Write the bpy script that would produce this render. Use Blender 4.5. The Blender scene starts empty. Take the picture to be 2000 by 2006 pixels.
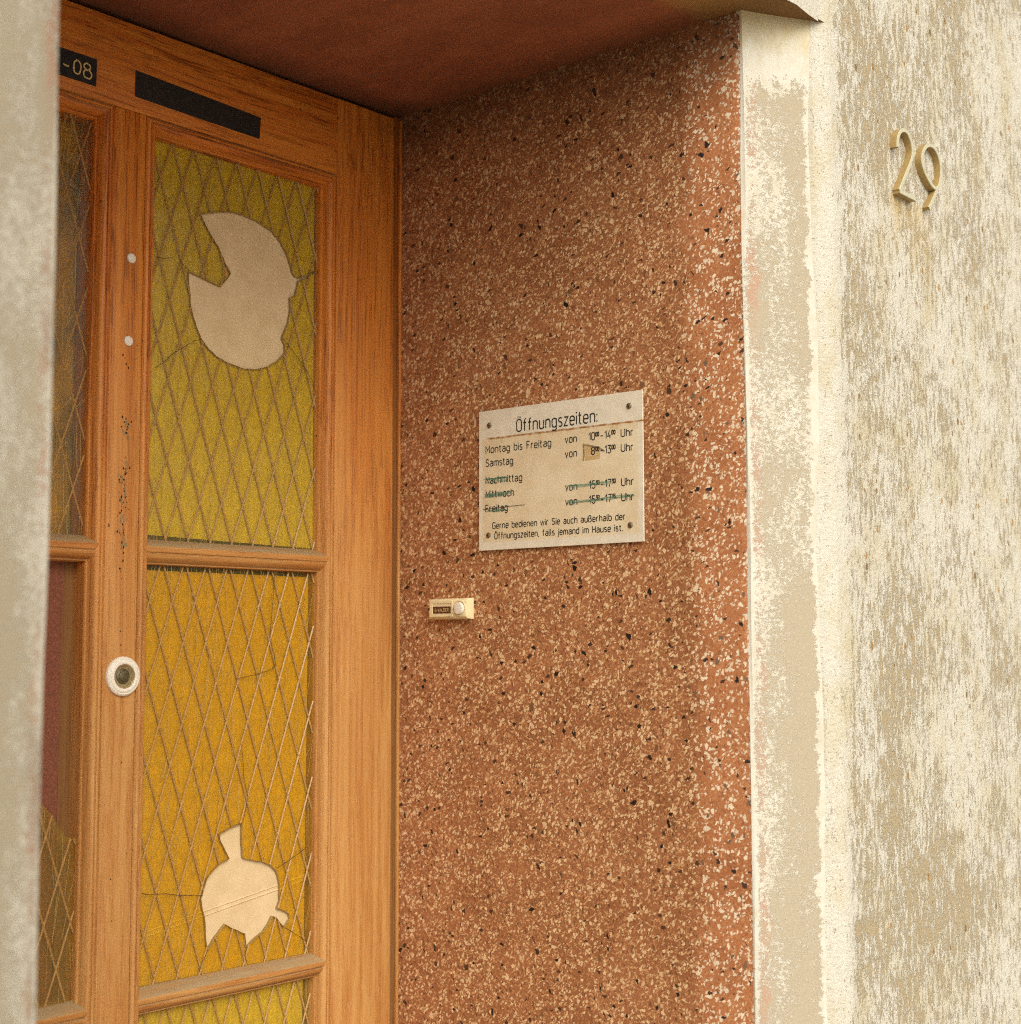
import bpy, bmesh, math, random
from mathutils import Vector, Matrix
random.seed(7)
S = bpy.context.scene
C = S.collection
rad = math.radians

# ---------------------------------------------------------------- camera
cd = bpy.data.cameras.new('camera'); cam = bpy.data.objects.new('camera', cd); C.objects.link(cam)
fw = Vector((0.75217391, 0.65302652, 0.08826537)); rt = Vector((0.65571427, -0.75500663, -0.00194648)); up = rt.cross(fw)
m = Matrix((rt, up, -fw)).transposed().to_4x4(); m.translation = Vector((0, 0, 1.42))
cam.matrix_world = m
cd.sensor_fit = 'HORIZONTAL'; cd.sensor_width = 36; cd.lens = 53.686
cd.clip_start = 0.02; cd.clip_end = 500
cd.dof.use_dof = True; cd.dof.focus_distance = 2.09; cd.dof.aperture_fstop = 4.5
S.camera = cam

# ---------------------------------------------------------------- light
SUN_EL, SUN_AZ = rad(38), rad(212)       # azimuth clockwise from +Y: sun in front of the house, a little to the left
w = bpy.data.worlds.new('World'); S.world = w; w.use_nodes = True
nt = w.node_tree; nt.nodes.clear()
sky = nt.nodes.new('ShaderNodeTexSky'); sky.sky_type = 'NISHITA'; sky.sun_disc = False
sky.sun_elevation = SUN_EL; sky.sun_rotation = SUN_AZ
sky.air_density = 1.0; sky.dust_density = 4.0; sky.ozone_density = 1.0
hs = nt.nodes.new('ShaderNodeHueSaturation'); hs.inputs['Saturation'].default_value = 0.03
tn = nt.nodes.new('ShaderNodeMix'); tn.data_type = 'RGBA'; tn.blend_type = 'MULTIPLY'; tn.inputs[0].default_value = 1
tn.inputs[7].default_value = (1.0, 0.972, 0.915, 1)
bg = nt.nodes.new('ShaderNodeBackground'); bg.inputs[1].default_value = 0.15
wo = nt.nodes.new('ShaderNodeOutputWorld')
nt.links.new(sky.outputs[0], hs.inputs['Color']); nt.links.new(hs.outputs[0], tn.inputs[6])
nt.links.new(tn.outputs[2], bg.inputs[0]); nt.links.new(bg.outputs[0], wo.inputs[0])
sd = bpy.data.lights.new('sun', 'SUN'); sd.energy = 1.3; sd.angle = rad(45); sd.color = (1, 0.96, 0.90)
so = bpy.data.objects.new('sun', sd); C.objects.link(so)
sv = Vector((math.sin(SUN_AZ) * math.cos(SUN_EL), math.cos(SUN_AZ) * math.cos(SUN_EL), math.sin(SUN_EL)))
so.rotation_euler = sv.to_track_quat('Z', 'Y').to_euler(); so.location = sv * 20
S.view_settings.view_transform = 'Standard'; S.view_settings.look = 'None'
S.view_settings.exposure = 0.30; S.view_settings.gamma = 1
S.cycles.use_denoising = False; S.cycles.filter_width = 1.1; S.cycles.max_bounces = 8; S.cycles.transparent_max_bounces = 16

# ---------------------------------------------------------------- material helpers
def lin(r, g, b):
    f = lambda c: c / 12.92 if c <= 0.04045 else ((c + 0.055) / 1.055) ** 2.4
    return (f(r / 255), f(g / 255), f(b / 255), 1)
class NB:
    def __init__(s, name):
        s.m = bpy.data.materials.new(name); s.m.use_nodes = True; s.t = s.m.node_tree; s.t.nodes.clear()
        s.out = s.n('OutputMaterial'); s.pos = s.n('NewGeometry').outputs['Position']
    def n(s, t): return s.t.nodes.new('ShaderNode' + t)
    def put(s, sock, v):
        if v is None: return
        if isinstance(v, bpy.types.NodeSocket): s.t.links.new(v, sock)
        elif isinstance(v, (tuple, list)) and sock.type == 'VECTOR': sock.default_value = v[:3]
        elif isinstance(v, (tuple, list)) and len(v) == 3 and sock.type == 'RGBA': sock.default_value = (*v, 1)
        else: sock.default_value = v
    def math(s, op, a, b=None, c=None, clamp=False):
        k = s.n('Math'); k.operation = op; k.use_clamp = clamp
        s.put(k.inputs[0], a); s.put(k.inputs[1], b); s.put(k.inputs[2], c); return k.outputs[0]
    def vm(s, op, a, b=None, sc=None):
        k = s.n('VectorMath'); k.operation = op; s.put(k.inputs[0], a); s.put(k.inputs[1], b)
        if sc is not None: s.put(k.inputs['Scale'], sc)
        return k.outputs['Vector']
    def mapp(s, v, scale=(1, 1, 1), rot=(0, 0, 0), loc=(0, 0, 0)):
        k = s.n('Mapping'); s.put(k.inputs[0], v); k.inputs['Scale'].default_value = scale
        k.inputs['Rotation'].default_value = rot; k.inputs['Location'].default_value = loc; return k.outputs[0]
    def noise(s, v, scale, detail=2, rough=0.5, dist=0, color=False):
        k = s.n('TexNoise'); s.put(k.inputs['Vector'], v); k.inputs['Scale'].default_value = scale
        k.inputs['Detail'].default_value = detail; k.inputs['Roughness'].default_value = rough
        k.inputs['Distortion'].default_value = dist; return k.outputs[1 if color else 0]
    def vor(s, v, scale, feature='F1', rnd=1):
        k = s.n('TexVoronoi'); k.feature = feature; s.put(k.inputs['Vector'], v); k.inputs['Scale'].default_value = scale
        k.inputs['Randomness'].default_value = rnd; return k
    def ss(s, v, a, b, lo=0, hi=1):
        k = s.n('MapRange'); k.interpolation_type = 'SMOOTHSTEP'; s.put(k.inputs[0], v)
        k.inputs[1].default_value = a; k.inputs[2].default_value = b; k.inputs[3].default_value = lo; k.inputs[4].default_value = hi
        return k.outputs[0]
    def mix(s, f, a, b, blend='MIX'):
        k = s.n('Mix'); k.data_type = 'RGBA'; k.blend_type = blend; s.put(k.inputs[0], f); s.put(k.inputs[6], a); s.put(k.inputs[7], b)
        return k.outputs[2]
    def sep(s, v):
        k = s.n('SeparateXYZ'); s.put(k.inputs[0], v); return k.outputs
    def sepc(s, v):
        k = s.n('SeparateColor'); s.put(k.inputs[0], v); return k.outputs
    def comb(s, x, y, z):
        k = s.n('CombineXYZ'); s.put(k.inputs[0], x); s.put(k.inputs[1], y); s.put(k.inputs[2], z); return k.outputs[0]
    def bump(s, h, strength=0.5, dist=0.002, normal=None):
        k = s.n('Bump'); s.put(k.inputs['Height'], h); k.inputs['Strength'].default_value = strength
        k.inputs['Distance'].default_value = dist; s.put(k.inputs['Normal'], normal); return k.outputs[0]
    def bsdf(s, color, rough=0.6, normal=None, spec=0.3, metal=0):
        k = s.n('BsdfPrincipled'); s.put(k.inputs['Base Color'], color); s.put(k.inputs['Roughness'], rough)
        k.inputs['Specular IOR Level'].default_value = spec; k.inputs['Metallic'].default_value = metal
        s.put(k.inputs['Normal'], normal); return k
    def done(s, sh):
        s.t.links.new(sh.outputs[0] if not isinstance(sh, bpy.types.NodeSocket) else sh, s.out.inputs[0]); return s.m

def plain(name, col, rough=0.5, spec=0.4, metal=0, var=0.12, scale=120, bump=0.15):
    b = NB(name); n = b.noise(b.pos, scale, 4, 0.6)
    c = b.mix(b.ss(n, 0.3, 0.7), tuple(x * (1 - var) for x in col[:3]), tuple(min(1, x * (1 + var)) for x in col[:3]))
    return b.done(b.bsdf(c, rough, b.bump(n, bump, 0.0006), spec, metal))

def wood(name, axis, bleach=0.0, dark=1.0):
    """varnished pine, grain along axis; dust settles on upward faces; varnish worn off lower down"""
    b = NB(name); oi = b.n('ObjectInfo').outputs['Random']
    off = b.vm('SCALE', (3.1, 1.7, 2.3), sc=oi)
    p = b.vm('ADD', b.pos, off)
    st = (1, 1, 0.035) if axis == 'z' else (0.035, 1, 1)
    warp = b.noise(b.mapp(p, (1.0, 1, 0.25) if axis == 'z' else (0.25, 1, 1.0)), 9, 2, 0.5, color=True)
    v = b.vm('ADD', b.mapp(p, st), b.vm('SCALE', b.vm('SUBTRACT', warp, (0.5, 0.5, 0.5)), sc=0.022))
    g1 = b.noise(v, 95, 2, 0.55)           # broad growth bands
    g2 = b.noise(v, 420, 3, 0.6)           # fine lines
    g3 = b.noise(v, 900, 2, 0.6)
    lines = b.math('MULTIPLY', b.ss(g2, 0.50, 0.62), b.ss(g1, 0.38, 0.60, 0.30, 1.0))
    z = b.sep(b.pos)[2]
    big = b.noise(b.mapp(p, (1, 1, 0.35)), 5, 3, 0.6)
    worn = b.ss(b.math('ADD', b.math('MULTIPLY', b.math('SUBTRACT', 2.02, z), 1.05), b.math('MULTIPLY', b.math('SUBTRACT', big, 0.5), 0.7)), -0.1, 0.75)
    c = b.mix(b.ss(g1, 0.3, 0.72), lin(214, 132, 50), lin(192, 104, 36))
    cw = b.mix(b.ss(g1, 0.3, 0.72), lin(188, 138, 77), lin(172, 114, 53))
    c = b.mix(worn, c, cw)
    dl = b.mix(worn, lin(112, 56, 18), lin(166, 106, 52))
    c = b.mix(b.math('MULTIPLY', lines, 0.74), c, dl)
    c = b.mix(b.math('MULTIPLY', b.ss(g3, 0.5, 0.75), 0.35), c, b.mix(worn, lin(168, 92, 30), lin(220, 174, 118)))
    # scattered dings
    k = b.vor(b.mapp(p, (1, 1, 0.6)), 60); ding = b.math('MULTIPLY', b.math('LESS_THAN', k.outputs['Distance'], 0.09), b.math('GREATER_THAN', b.sepc(k.outputs['Color'])[0], 0.93))
    c = b.mix(b.math('MULTIPLY', ding, 0.8), c, lin(70, 40, 22))
    nz = b.sep(b.n('NewGeometry').outputs['Normal'])[2]
    dn = b.noise(b.mapp(p, (0.12, 1, 1)), 160, 3, 0.6)
    dust = b.math('MULTIPLY', b.ss(nz, 0.25, 0.7), b.ss(dn, 0.25, 0.6, 0.45, 1.0))
    c = b.mix(dust, c, b.mix(dn, lin(128, 108, 78), lin(172, 146, 106)))
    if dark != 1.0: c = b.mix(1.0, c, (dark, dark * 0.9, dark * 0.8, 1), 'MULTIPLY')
    h = b.math('SUBTRACT', b.math('MULTIPLY', g3, 0.5), lines)
    rough = b.math('ADD', b.math('MULTIPLY', worn, 0.22), 0.42)
    return b.done(b.bsdf(c, rough, b.bump(h, 0.35, 0.0008), 0.35))

def terrazzo(name, side):
    """washed terracotta terrazzo: cream and black stone chips, cleaner and coarser along the outer rim"""
    b = NB(name); x, y, z = b.sep(b.pos)
    q = b.comb(y, z, 0.0)
    wob = b.noise(q, 420, 2, 0.5, color=True)
    qw = b.vm('ADD', q, b.vm('SCALE', b.vm('SUBTRACT', wob, (0.5, 0.5, 0.5)), sc=0.0022))
    edge = b.math('ADD', y, b.math('MULTIPLY', b.math('SUBTRACT', b.noise(q, 14, 3, 0.6), 0.5), 0.05))
    fade = b.math('MULTIPLY', b.ss(z, 1.3, 2.0), 0.012)
    rim = b.ss(b.math('SUBTRACT', edge, fade), 1.098, 1.128, 1, 0)
    mot = b.noise(q, 11, 4, 0.6); fine = b.noise(q, 700, 2, 0.6); mid = b.noise(q, 260, 2, 0.7)
    dens = b.noise(q, 26, 3, 0.6)
    base_in = b.mix(b.ss(mot, 0.35, 0.65), lin(150, 97, 60), lin(165, 109, 70))
    base_out = b.mix(b.ss(mot, 0.35, 0.65), lin(166, 106, 66), lin(182, 120, 77))
    c = b.mix(rim, base_in, base_out)
    c = b.mix(b.math('MULTIPLY', b.ss(mid, 0.48, 0.68), 0.55), c, b.mix(rim, lin(116, 66, 42), lin(140, 76, 44)))
    # fibrous tan slivers in the cement
    h = b.math('MULTIPLY', fine, 0.3)
    for i, (rot, sc, thr, st, col) in enumerate([(0.9, 430, 0.70, (1, 0.34, 1), lin(206, 158, 108)), (-0.7, 390, 0.72, (1, 0.30, 1), lin(214, 168, 118)), (0.25, 330, 0.80, (1, 0.42, 1), lin(96, 56, 38)), (-0.2, 480, 0.66, (1, 0.36, 1), lin(196, 140, 92))]):
        k = b.vor(b.mapp(b.mapp(qw, (1, 1, 1), (0, 0, rot * 1.4), (i * 0.37, i * 0.11, i)), st), sc)
        r = b.sepc(k.outputs['Color'])
        mk = b.math('MULTIPLY', b.math('GREATER_THAN', r[0], thr), b.ss(k.outputs['Distance'], 0.36, 0.46, 1, 0))
        c = b.mix(b.math('MULTIPLY', mk, b.math('SUBTRACT', 0.72, b.math('MULTIPLY', rim, 0.35))), c, col)
    # stone chips: (cells per metre, share, edge inset, stretch, rotation, colour inside, colour rim, black?)
    L = [(265, 0.33, 0.12, (1, 0.66, 1), 0.5, lin(226, 194, 148), lin(230, 212, 180), 0),
         (225, 0.26, 0.13, (1, 0.66, 1), -0.6, lin(222, 188, 142), lin(232, 214, 184), 0),
         (158, 0.14, 0.17, (1, 0.75, 1), 0.15, lin(222, 190, 146), lin(232, 216, 186), 0),
         (190, 0.050, 0.12, (1, 0.62, 1), 0.3, lin(30, 24, 22), lin(38, 33, 32), 1),
         (140, 0.042, 0.16, (1, 0.70, 1), -0.35, lin(28, 22, 20), lin(36, 32, 32), 1),
         (160, 0.05, 0.15, (1, 0.7, 1), 0.8, lin(120, 84, 52), lin(112, 92, 74), 0)]
    for i, (sc, sh, ins, st, rot, ci, co, blk) in enumerate(L):
        mv = b.mapp(b.mapp(qw, (1, 1, 1), (0, 0, rot * 2.2 + 1.2), (1.3 * i, 0.7 * i, 5 + i)), st)
        k = b.vor(mv, sc); d = b.vor(mv, sc, 'DISTANCE_TO_EDGE'); r = b.sepc(k.outputs['Color'])
        thr = b.math('MULTIPLY', sh, b.ss(dens, 0.34, 0.62, 0.6, 1.35)) if not blk else sh
        if not blk: thr = b.math('MULTIPLY', thr, b.math('ADD', 0.8, b.math('MULTIPLY', rim, 0.25)))
        inset = b.math('ADD', ins * 0.55, b.math('MULTIPLY', r[1], ins * 1.5))
        mk = b.math('MULTIPLY', b.math('LESS_THAN', r[0], thr), b.ss(b.math('SUBTRACT', d.outputs[0], inset), 0.0, 0.05))
        c = b.mix(mk, c, b.mix(r[2], b.mix(rim, ci, co), b.mix(0.22, b.mix(rim, ci, co), lin(150, 104, 66))))
    h = b.math('ADD', h, b.math('MULTIPLY', mid, 0.6))
    # grime under the soffit and in the corner by the door
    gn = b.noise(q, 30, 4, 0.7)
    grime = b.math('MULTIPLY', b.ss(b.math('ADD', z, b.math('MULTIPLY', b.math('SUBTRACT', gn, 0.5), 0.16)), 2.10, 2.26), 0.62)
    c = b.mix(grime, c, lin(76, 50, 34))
    # paint lapped over from the render at the arris
    en = b.noise(b.comb(y, b.math('MULTIPLY', z, 0.6), 0), 150, 4, 0.75)
    lap = b.math('LESS_THAN', b.math('ADD', y, b.math('MULTIPLY', b.math('SUBTRACT', 0.5, en), 0.022)), 1.0385)
    c = b.mix(lap, c, lin(198, 192, 174))
    return b.done(b.bsdf(c, 0.62, b.bump(h, 0.5, 0.0014), 0.3))

def render_paint(name):
    """weathered roughcast: chalky white paint flaking off buff render in downward streaks"""
    b = NB(name); x, y, z = b.sep(b.pos)
    q = b.comb(x, b.math('MULTIPLY', z, 0.30), 0.0); q2 = b.comb(x, b.math('MULTIPLY', z, 0.65), 3.0); q0 = b.comb(x, z, 0.0)
    big = b.noise(b.comb(x, b.math('MULTIPLY', z, 0.55), 7.0), 7.5, 3, 0.6)
    n1 = b.noise(q, 115, 7, 0.76, 0.3); n2 = b.noise(q2, 380, 5, 0.8)
    f = b.math('ADD', b.math('MULTIPLY', n1, 0.62), b.math('MULTIPLY', n2, 0.38))
    f = b.math('ADD', f, b.math('MULTIPLY', b.math('SUBTRACT', big, 0.5), 0.30))
    g0 = b.noise(q0, 480, 2, 0.6); g9 = b.noise(q0, 1100, 1, 0.5)
    f = b.math('ADD', f, b.math('ADD', b.math('MULTIPLY', b.math('SUBTRACT', g0, 0.5), 0.16), b.math('MULTIPLY', b.math('SUBTRACT', g9, 0.5), 0.09)))
    ridge = b.ss(x, 1.772, 1.80, 0.085, 0)                # paint holds on the rounded margin beside the surround
    f = b.math('ADD', f, ridge)
    paint = b.ss(f, 0.455, 0.492)
    gr = b.noise(q0, 520, 3, 0.7); gr2 = b.noise(q0, 170, 3, 0.6)
    buff = b.mix(gr, lin(158, 141, 110), lin(178, 161, 129))
    yel = b.noise(b.comb(x, b.math('MULTIPLY', z, 0.5), 11.0), 16, 4, 0.7)
    white = b.mix(b.ss(yel, 0.42, 0.72), lin(201, 195, 180), lin(191, 179, 150))
    white = b.mix(b.math('MULTIPLY', b.ss(gr, 0.5, 0.8), 0.5), white, lin(178, 166, 136))
    c = b.mix(paint, buff, white)
    # algae in the rough beds, rusty grains
    al = b.math('MULTIPLY', b.ss(b.noise(q2, 34, 3, 0.6), 0.56, 0.72), b.ss(gr2, 0.5, 0.62))
    c = b.mix(b.math('MULTIPLY', al, 0.55), c, lin(150, 134, 78))
    k = b.vor(b.comb(x, b.math('MULTIPLY', z, 0.6), 0), 95); r = b.sepc(k.outputs['Color'])
    pit = b.math('MULTIPLY', b.math('GREATER_THAN', r[0], 0.86), b.math('LESS_THAN', b.math('ADD', k.outputs['Distance'], b.math('MULTIPLY', gr, 0.12)), b.math('MULTIPLY', r[1], 0.40)))
    pit = b.math('MULTIPLY', pit, b.ss(b.math('ADD', x, b.math('MULTIPLY', b.math('SUBTRACT', gr2, 0.5), 0.05)), 1.80, 1.83))
    c = b.mix(b.math('MULTIPLY', pit, 0.85), c, b.mix(r[2], lin(122, 94, 52), lin(168, 122, 58)))
    k2 = b.vor(q0, 330); r2 = b.sepc(k2.outputs['Color'])
    sp = b.math('MULTIPLY', b.math('GREATER_THAN', r2[0], 0.86), b.math('LESS_THAN', k2.outputs['Distance'], 0.28))
    c = b.mix(b.math('MULTIPLY', sp, 0.6), c, lin(134, 108, 66))
    st = b.math('MULTIPLY', b.math('MULTIPLY', b.ss(z, 2.055, 2.06, 1, 0), b.ss(z, 1.93, 2.05)), b.math('MULTIPLY', b.ss(x, 1.925, 1.945), b.ss(x, 2.05, 2.075, 1, 0)))
    c = b.mix(b.math('MULTIPLY', st, b.ss(yel, 0.35, 0.65, 0.1, 0.6)), c, lin(190, 160, 96))
    h = b.math('ADD', b.math('MULTIPLY', paint, 0.55), b.math('ADD', b.math('MULTIPLY', gr2, 1.1), b.math('MULTIPLY', gr, 0.5)))
    h = b.math('SUBTRACT', h, b.math('ADD', pit, b.math('MULTIPLY', sp, 0.6)))
    return b.done(b.bsdf(c, 0.9, b.bump(h, 0.7, 0.0026), 0.15))

def strip_paint(name, mirror=False):
    """smooth plaster surround, buff with remnants of white paint and a faded red line along the inner arris"""
    b = NB(name); x, y, z = b.sep(b.pos)
    if mirror: x = b.math('SUBTRACT', 2.3034, x)
    u = b.math('SUBTRACT', x, 1.65)                      # 0 .. 0.14 across the strip
    q = b.comb(x, b.math('MULTIPLY', z, 0.45), 0.0); q0 = b.comb(x, z, 0.0)
    n1 = b.noise(q, 60, 6, 0.7); n2 = b.noise(q0, 165, 6, 0.78); big = b.noise(b.comb(x, b.math('MULTIPLY', z, 0.4), 2.0), 9, 3, 0.6)
    f = b.math('ADD', b.math('MULTIPLY', n1, 0.36), b.math('MULTIPLY', n2, 0.64))
    f = b.math('ADD', f, b.math('MULTIPLY', b.math('SUBTRACT', big, 0.5), 0.50))
    wj = b.math('MULTIPLY', b.math('SUBTRACT', b.noise(b.comb(0.0, z, 0.0), 22, 4, 0.65), 0.5), 0.034)
    uj = b.math('ADD', u, wj)
    f = b.math('ADD', f, b.ss(b.math('ADD', uj, b.math('MULTIPLY', b.math('SUBTRACT', n2, 0.5), 0.02)), 0.082, 0.090, 0, 0.30))            # painted outer margin
    f = b.math('ADD', f, b.math('MULTIPLY', b.ss(u, 0.002, 0.012, 1, 0), 0.15))
    f = b.math('ADD', f, b.ss(b.math('ADD', z, b.math('MULTIPLY', b.math('SUBTRACT', n1, 0.5), 0.12)), 2.13, 2.20, 0, 0.4))
    f = b.math('ADD', f, b.math('MULTIPLY', b.ss(u, 0.015, 0.075, 0.03, -0.02), 1.0))
    f = b.math('ADD', f, b.math('MULTIPLY', b.math('SUBTRACT', b.noise(q0, 520, 2, 0.6), 0.5), 0.28))
    paint = b.ss(f, 0.49, 0.57)
    gr = b.noise(q0, 600, 2, 0.6)
    buff = b.mix(gr, lin(162, 149, 125), lin(177, 164, 140))
    pink = b.math('MULTIPLY', b.math('MULTIPLY', b.ss(b.math('ADD', uj, 0.0), 0.007, 0.010), b.ss(uj, 0.018, 0.024, 1, 0)), b.ss(b.noise(b.comb(0, z, 9.0), 7, 3, 0.6), 0.38, 0.6, 0.25, 0.9))
    buff = b.mix(pink, buff, lin(178, 142, 118))
    white = b.mix(b.ss(n1, 0.4, 0.7), lin(204, 198, 182), lin(192, 182, 160))
    top = b.math('MULTIPLY', b.ss(b.math('ADD', z, b.math('MULTIPLY', b.math('SUBTRACT', n1, 0.5), 0.06)), 2.19, 2.25), 0.7)
    white = b.mix(top, white, lin(198, 178, 124))
    c = b.mix(paint, buff, white)
    sp = b.math('MULTIPLY', b.ss(b.noise(q0, 360, 2, 0.5), 0.60, 0.66), 0.5)
    c = b.mix(sp, c, lin(194, 182, 158))
    h = b.math('ADD', b.math('MULTIPLY', paint, 0.8), b.math('MULTIPLY', gr, 0.35))
    return b.done(b.bsdf(c, 0.85, b.bump(h, 0.5, 0.0014), 0.2))

def soffit_mat(name):
    b = NB(name); x, y, z = b.sep(b.pos)
    n = b.noise(b.pos, 9, 4, 0.6); f = b.noise(b.pos, 420, 2, 0.6); p = b.noise(b.mapp(b.pos, (1, 0.4, 1)), 14, 4, 0.7)
    c = b.mix(b.ss(p, 0.4, 0.66), lin(142, 84, 58), lin(160, 97, 67))
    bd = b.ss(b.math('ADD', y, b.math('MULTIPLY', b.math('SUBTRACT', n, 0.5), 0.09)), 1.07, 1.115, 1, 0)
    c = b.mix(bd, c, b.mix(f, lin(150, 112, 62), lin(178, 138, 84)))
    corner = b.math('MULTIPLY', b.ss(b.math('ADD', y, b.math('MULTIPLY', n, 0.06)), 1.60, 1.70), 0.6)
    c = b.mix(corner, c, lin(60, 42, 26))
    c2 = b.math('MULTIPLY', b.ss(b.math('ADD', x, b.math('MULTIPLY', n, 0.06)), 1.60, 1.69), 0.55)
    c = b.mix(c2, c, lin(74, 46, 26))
    return b.done(b.bsdf(c, 0.8, b.bump(b.math('ADD', f, b.noise(b.pos, 120, 4, 0.7)), 0.8, 0.0016), 0.25))

def glass(name, tint, rough=0.16):
    b = NB(name)
    q = b.mapp(b.pos, (1, 1, 0.22), (0, rad(12), 0)); q2 = b.mapp(b.pos, (1, 1, 0.3), (0, rad(-24), 0))
    h = b.math('ADD', b.noise(q, 230, 3, 0.6), b.math('ADD', b.noise(q2, 190, 2, 0.6), b.math('MULTIPLY', b.noise(b.pos, 45, 2, 0.5), 1.2)))
    nrm = b.bump(h, 0.40, 0.0014)
    tr = b.n('BsdfTransparent'); v = b.noise(b.mapp(b.pos, (1, 1, 0.3)), 300, 3, 0.6)
    b.put(tr.inputs[0], b.mix(b.ss(v, 0.3, 0.7), tuple(x * 0.90 for x in tint[:3]), tint))
    gl = b.n('BsdfGlossy'); gl.inputs['Roughness'].default_value = rough; b.put(gl.inputs['Normal'], nrm)
    lw = b.n('LayerWeight'); lw.inputs['Blend'].default_value = 0.5; b.put(lw.inputs['Normal'], nrm)
    fac = b.math('ADD', 0.045, b.math('MULTIPLY', b.math('POWER', lw.outputs['Facing'], 5.0), 0.9))
    fac = b.math('MULTIPLY', fac, b.math('SUBTRACT', 1.0, b.n('NewGeometry').outputs['Backfacing']))
    df = b.n('BsdfDiffuse'); b.put(df.inputs[0], tuple(x * 0.6 + 0.03 for x in tint[:3])); b.put(df.inputs['Normal'], nrm)
    m0 = b.n('MixShader'); m0.inputs[0].default_value = 0.06
    b.t.links.new(tr.outputs[0], m0.inputs[1]); b.t.links.new(df.outputs[0], m0.inputs[2])
    mx = b.n('MixShader'); b.put(mx.inputs[0], fac)
    b.t.links.new(m0.outputs[0], mx.inputs[1]); b.t.links.new(gl.outputs[0], mx.inputs[2])
    return b.done(mx)

def cardboard_mat(name):
    b = NB(name)
    n = b.noise(b.pos, 40, 4, 0.6); f = b.noise(b.pos, 800, 2, 0.6); cor = b.noise(b.mapp(b.pos, (1, 1, 0.02)), 210, 1, 0.5)
    c = b.mix(b.ss(n, 0.3, 0.7), lin(206, 180, 136), lin(217, 192, 150)); c = b.mix(b.math('MULTIPLY', f, 0.3), c, lin(190, 158, 116))
    h = b.math('ADD', b.math('MULTIPLY', cor, 0.8), b.math('MULTIPLY', f, 0.25))
    return b.done(b.bsdf(c, 0.85, b.bump(h, 0.25, 0.0008), 0.2))

def sign_mat(name):
    """aluminium-backed white plate, yellowed and stained below the old strip of tape"""
    b = NB(name); x, y, z = b.sep(b.pos)
    u = b.math('SUBTRACT', 1.4893, y); v = b.math('SUBTRACT', z, 1.7642)      # metres from the top left corner
    q = b.comb(y, z, 0.0); n = b.noise(q, 60, 5, 0.65); f = b.noise(q, 500, 3, 0.7); big = b.noise(q, 18, 3, 0.6)
    c = b.mix(b.ss(n, 0.3, 0.7), lin(214, 204, 180), lin(226, 216, 194))
    jag = b.math('MULTIPLY', b.math('SUBTRACT', n, 0.5), 0.006)
    low = b.math('MULTIPLY', b.ss(b.math('ADD', v, jag), -0.0425, -0.041, 1, 0), b.ss(b.math('ADD', v, jag), -0.196, -0.190))
    low = b.math('MULTIPLY', low, b.math('MULTIPLY', b.ss(b.math('ADD', u, jag), 0.004, 0.010), b.ss(b.math('ADD', u, jag), 0.284, 0.292, 1, 0)))
    c = b.mix(b.math('MULTIPLY', low, 0.62), c, b.mix(b.ss(big, 0.35, 0.65), lin(222, 202, 160), lin(210, 184, 136)))
    k = b.math('ABSOLUTE', b.math('ADD', v, b.math('ADD', 0.0415, b.math('MULTIPLY', jag, 0.4))))
    rust = b.math('MULTIPLY', b.math('MULTIPLY', b.ss(k, 0.0004, 0.0022, 1, 0), b.ss(u, 0.014, 0.020)), b.ss(b.noise(q, 90, 4, 0.7), 0.36, 0.56, 0.35, 1))
    bleed = b.math('MULTIPLY', b.math('MULTIPLY', b.ss(v, -0.056, -0.042), b.ss(v, -0.0415, -0.0405, 1, 0)), b.math('MULTIPLY', b.ss(n, 0.45, 0.7), 0.6))
    c = b.mix(bleed, c, lin(186, 138, 70))
    c = b.mix(rust, c, lin(150, 98, 40))
    st = b.math('MULTIPLY', b.ss(f, 0.66, 0.78), b.math('MULTIPLY', low, b.ss(b.noise(q, 35, 3, 0.6), 0.45, 0.6)))
    c = b.mix(b.math('MULTIPLY', st, 0.7), c, lin(150, 112, 64))
    return b.done(b.bsdf(c, 0.45, b.bump(f, 0.12, 0.0004), 0.35))

M = {}
M['wood_v'] = wood('pine_upright', 'z'); M['wood_h'] = wood('pine_crosswise', 'x')
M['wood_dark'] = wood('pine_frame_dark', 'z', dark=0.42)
M['terrazzo'] = terrazzo('terrazzo', 1); M['render'] = render_paint('roughcast_render')
M['strip_r'] = strip_paint('plaster_surround'); M['strip_l'] = strip_paint('plaster_surround_mirrored', True)
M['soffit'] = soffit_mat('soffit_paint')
M['glass_olive'] = glass('amber_glass', (0.985, 0.935, 0.40)); M['glass_amber'] = glass('deep_amber_glass', (0.985, 0.87, 0.23))
M['glass_dark'] = glass('smoky_amber_glass', (0.92, 0.79, 0.36), 0.22)
M['ridge'] = plain('glass_ridge', (0.40, 0.22, 0.07), 0.22, 0.6, 0, 0.2, 300, 0.3)
M['vein'] = plain('glass_vein', (0.46, 0.30, 0.09), 0.35, 0.5, 0, 0.2, 300, 0.2)
M['crack'] = plain('crack_edge', (0.085, 0.048, 0.016), 0.4, 0.4)
M['rim'] = plain('glass_fracture', (0.30, 0.18, 0.05), 0.3, 0.6)
M['card'] = cardboard_mat('cardboard'); M['red'] = plain('red_board', lin(122, 72, 52)[:3], 0.8, 0.2, 0, 0.3, 500, 0.9)
M['murk'] = plain('added_murk', (0.55, 0.45, 0.22), 0.8, 0.2, 0, 0.5, 14, 0.3)
M['dark'] = plain('dark_interior', (0.035, 0.025, 0.016), 0.8, 0.2)
M['black'] = plain('black_tape', (0.018, 0.017, 0.016), 0.42, 0.4, 0, 0.3, 200, 0.2)
M['ink'] = plain('engraved_ink', (0.028, 0.026, 0.022), 0.6, 0.2, 0, 0.5, 700)
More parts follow.
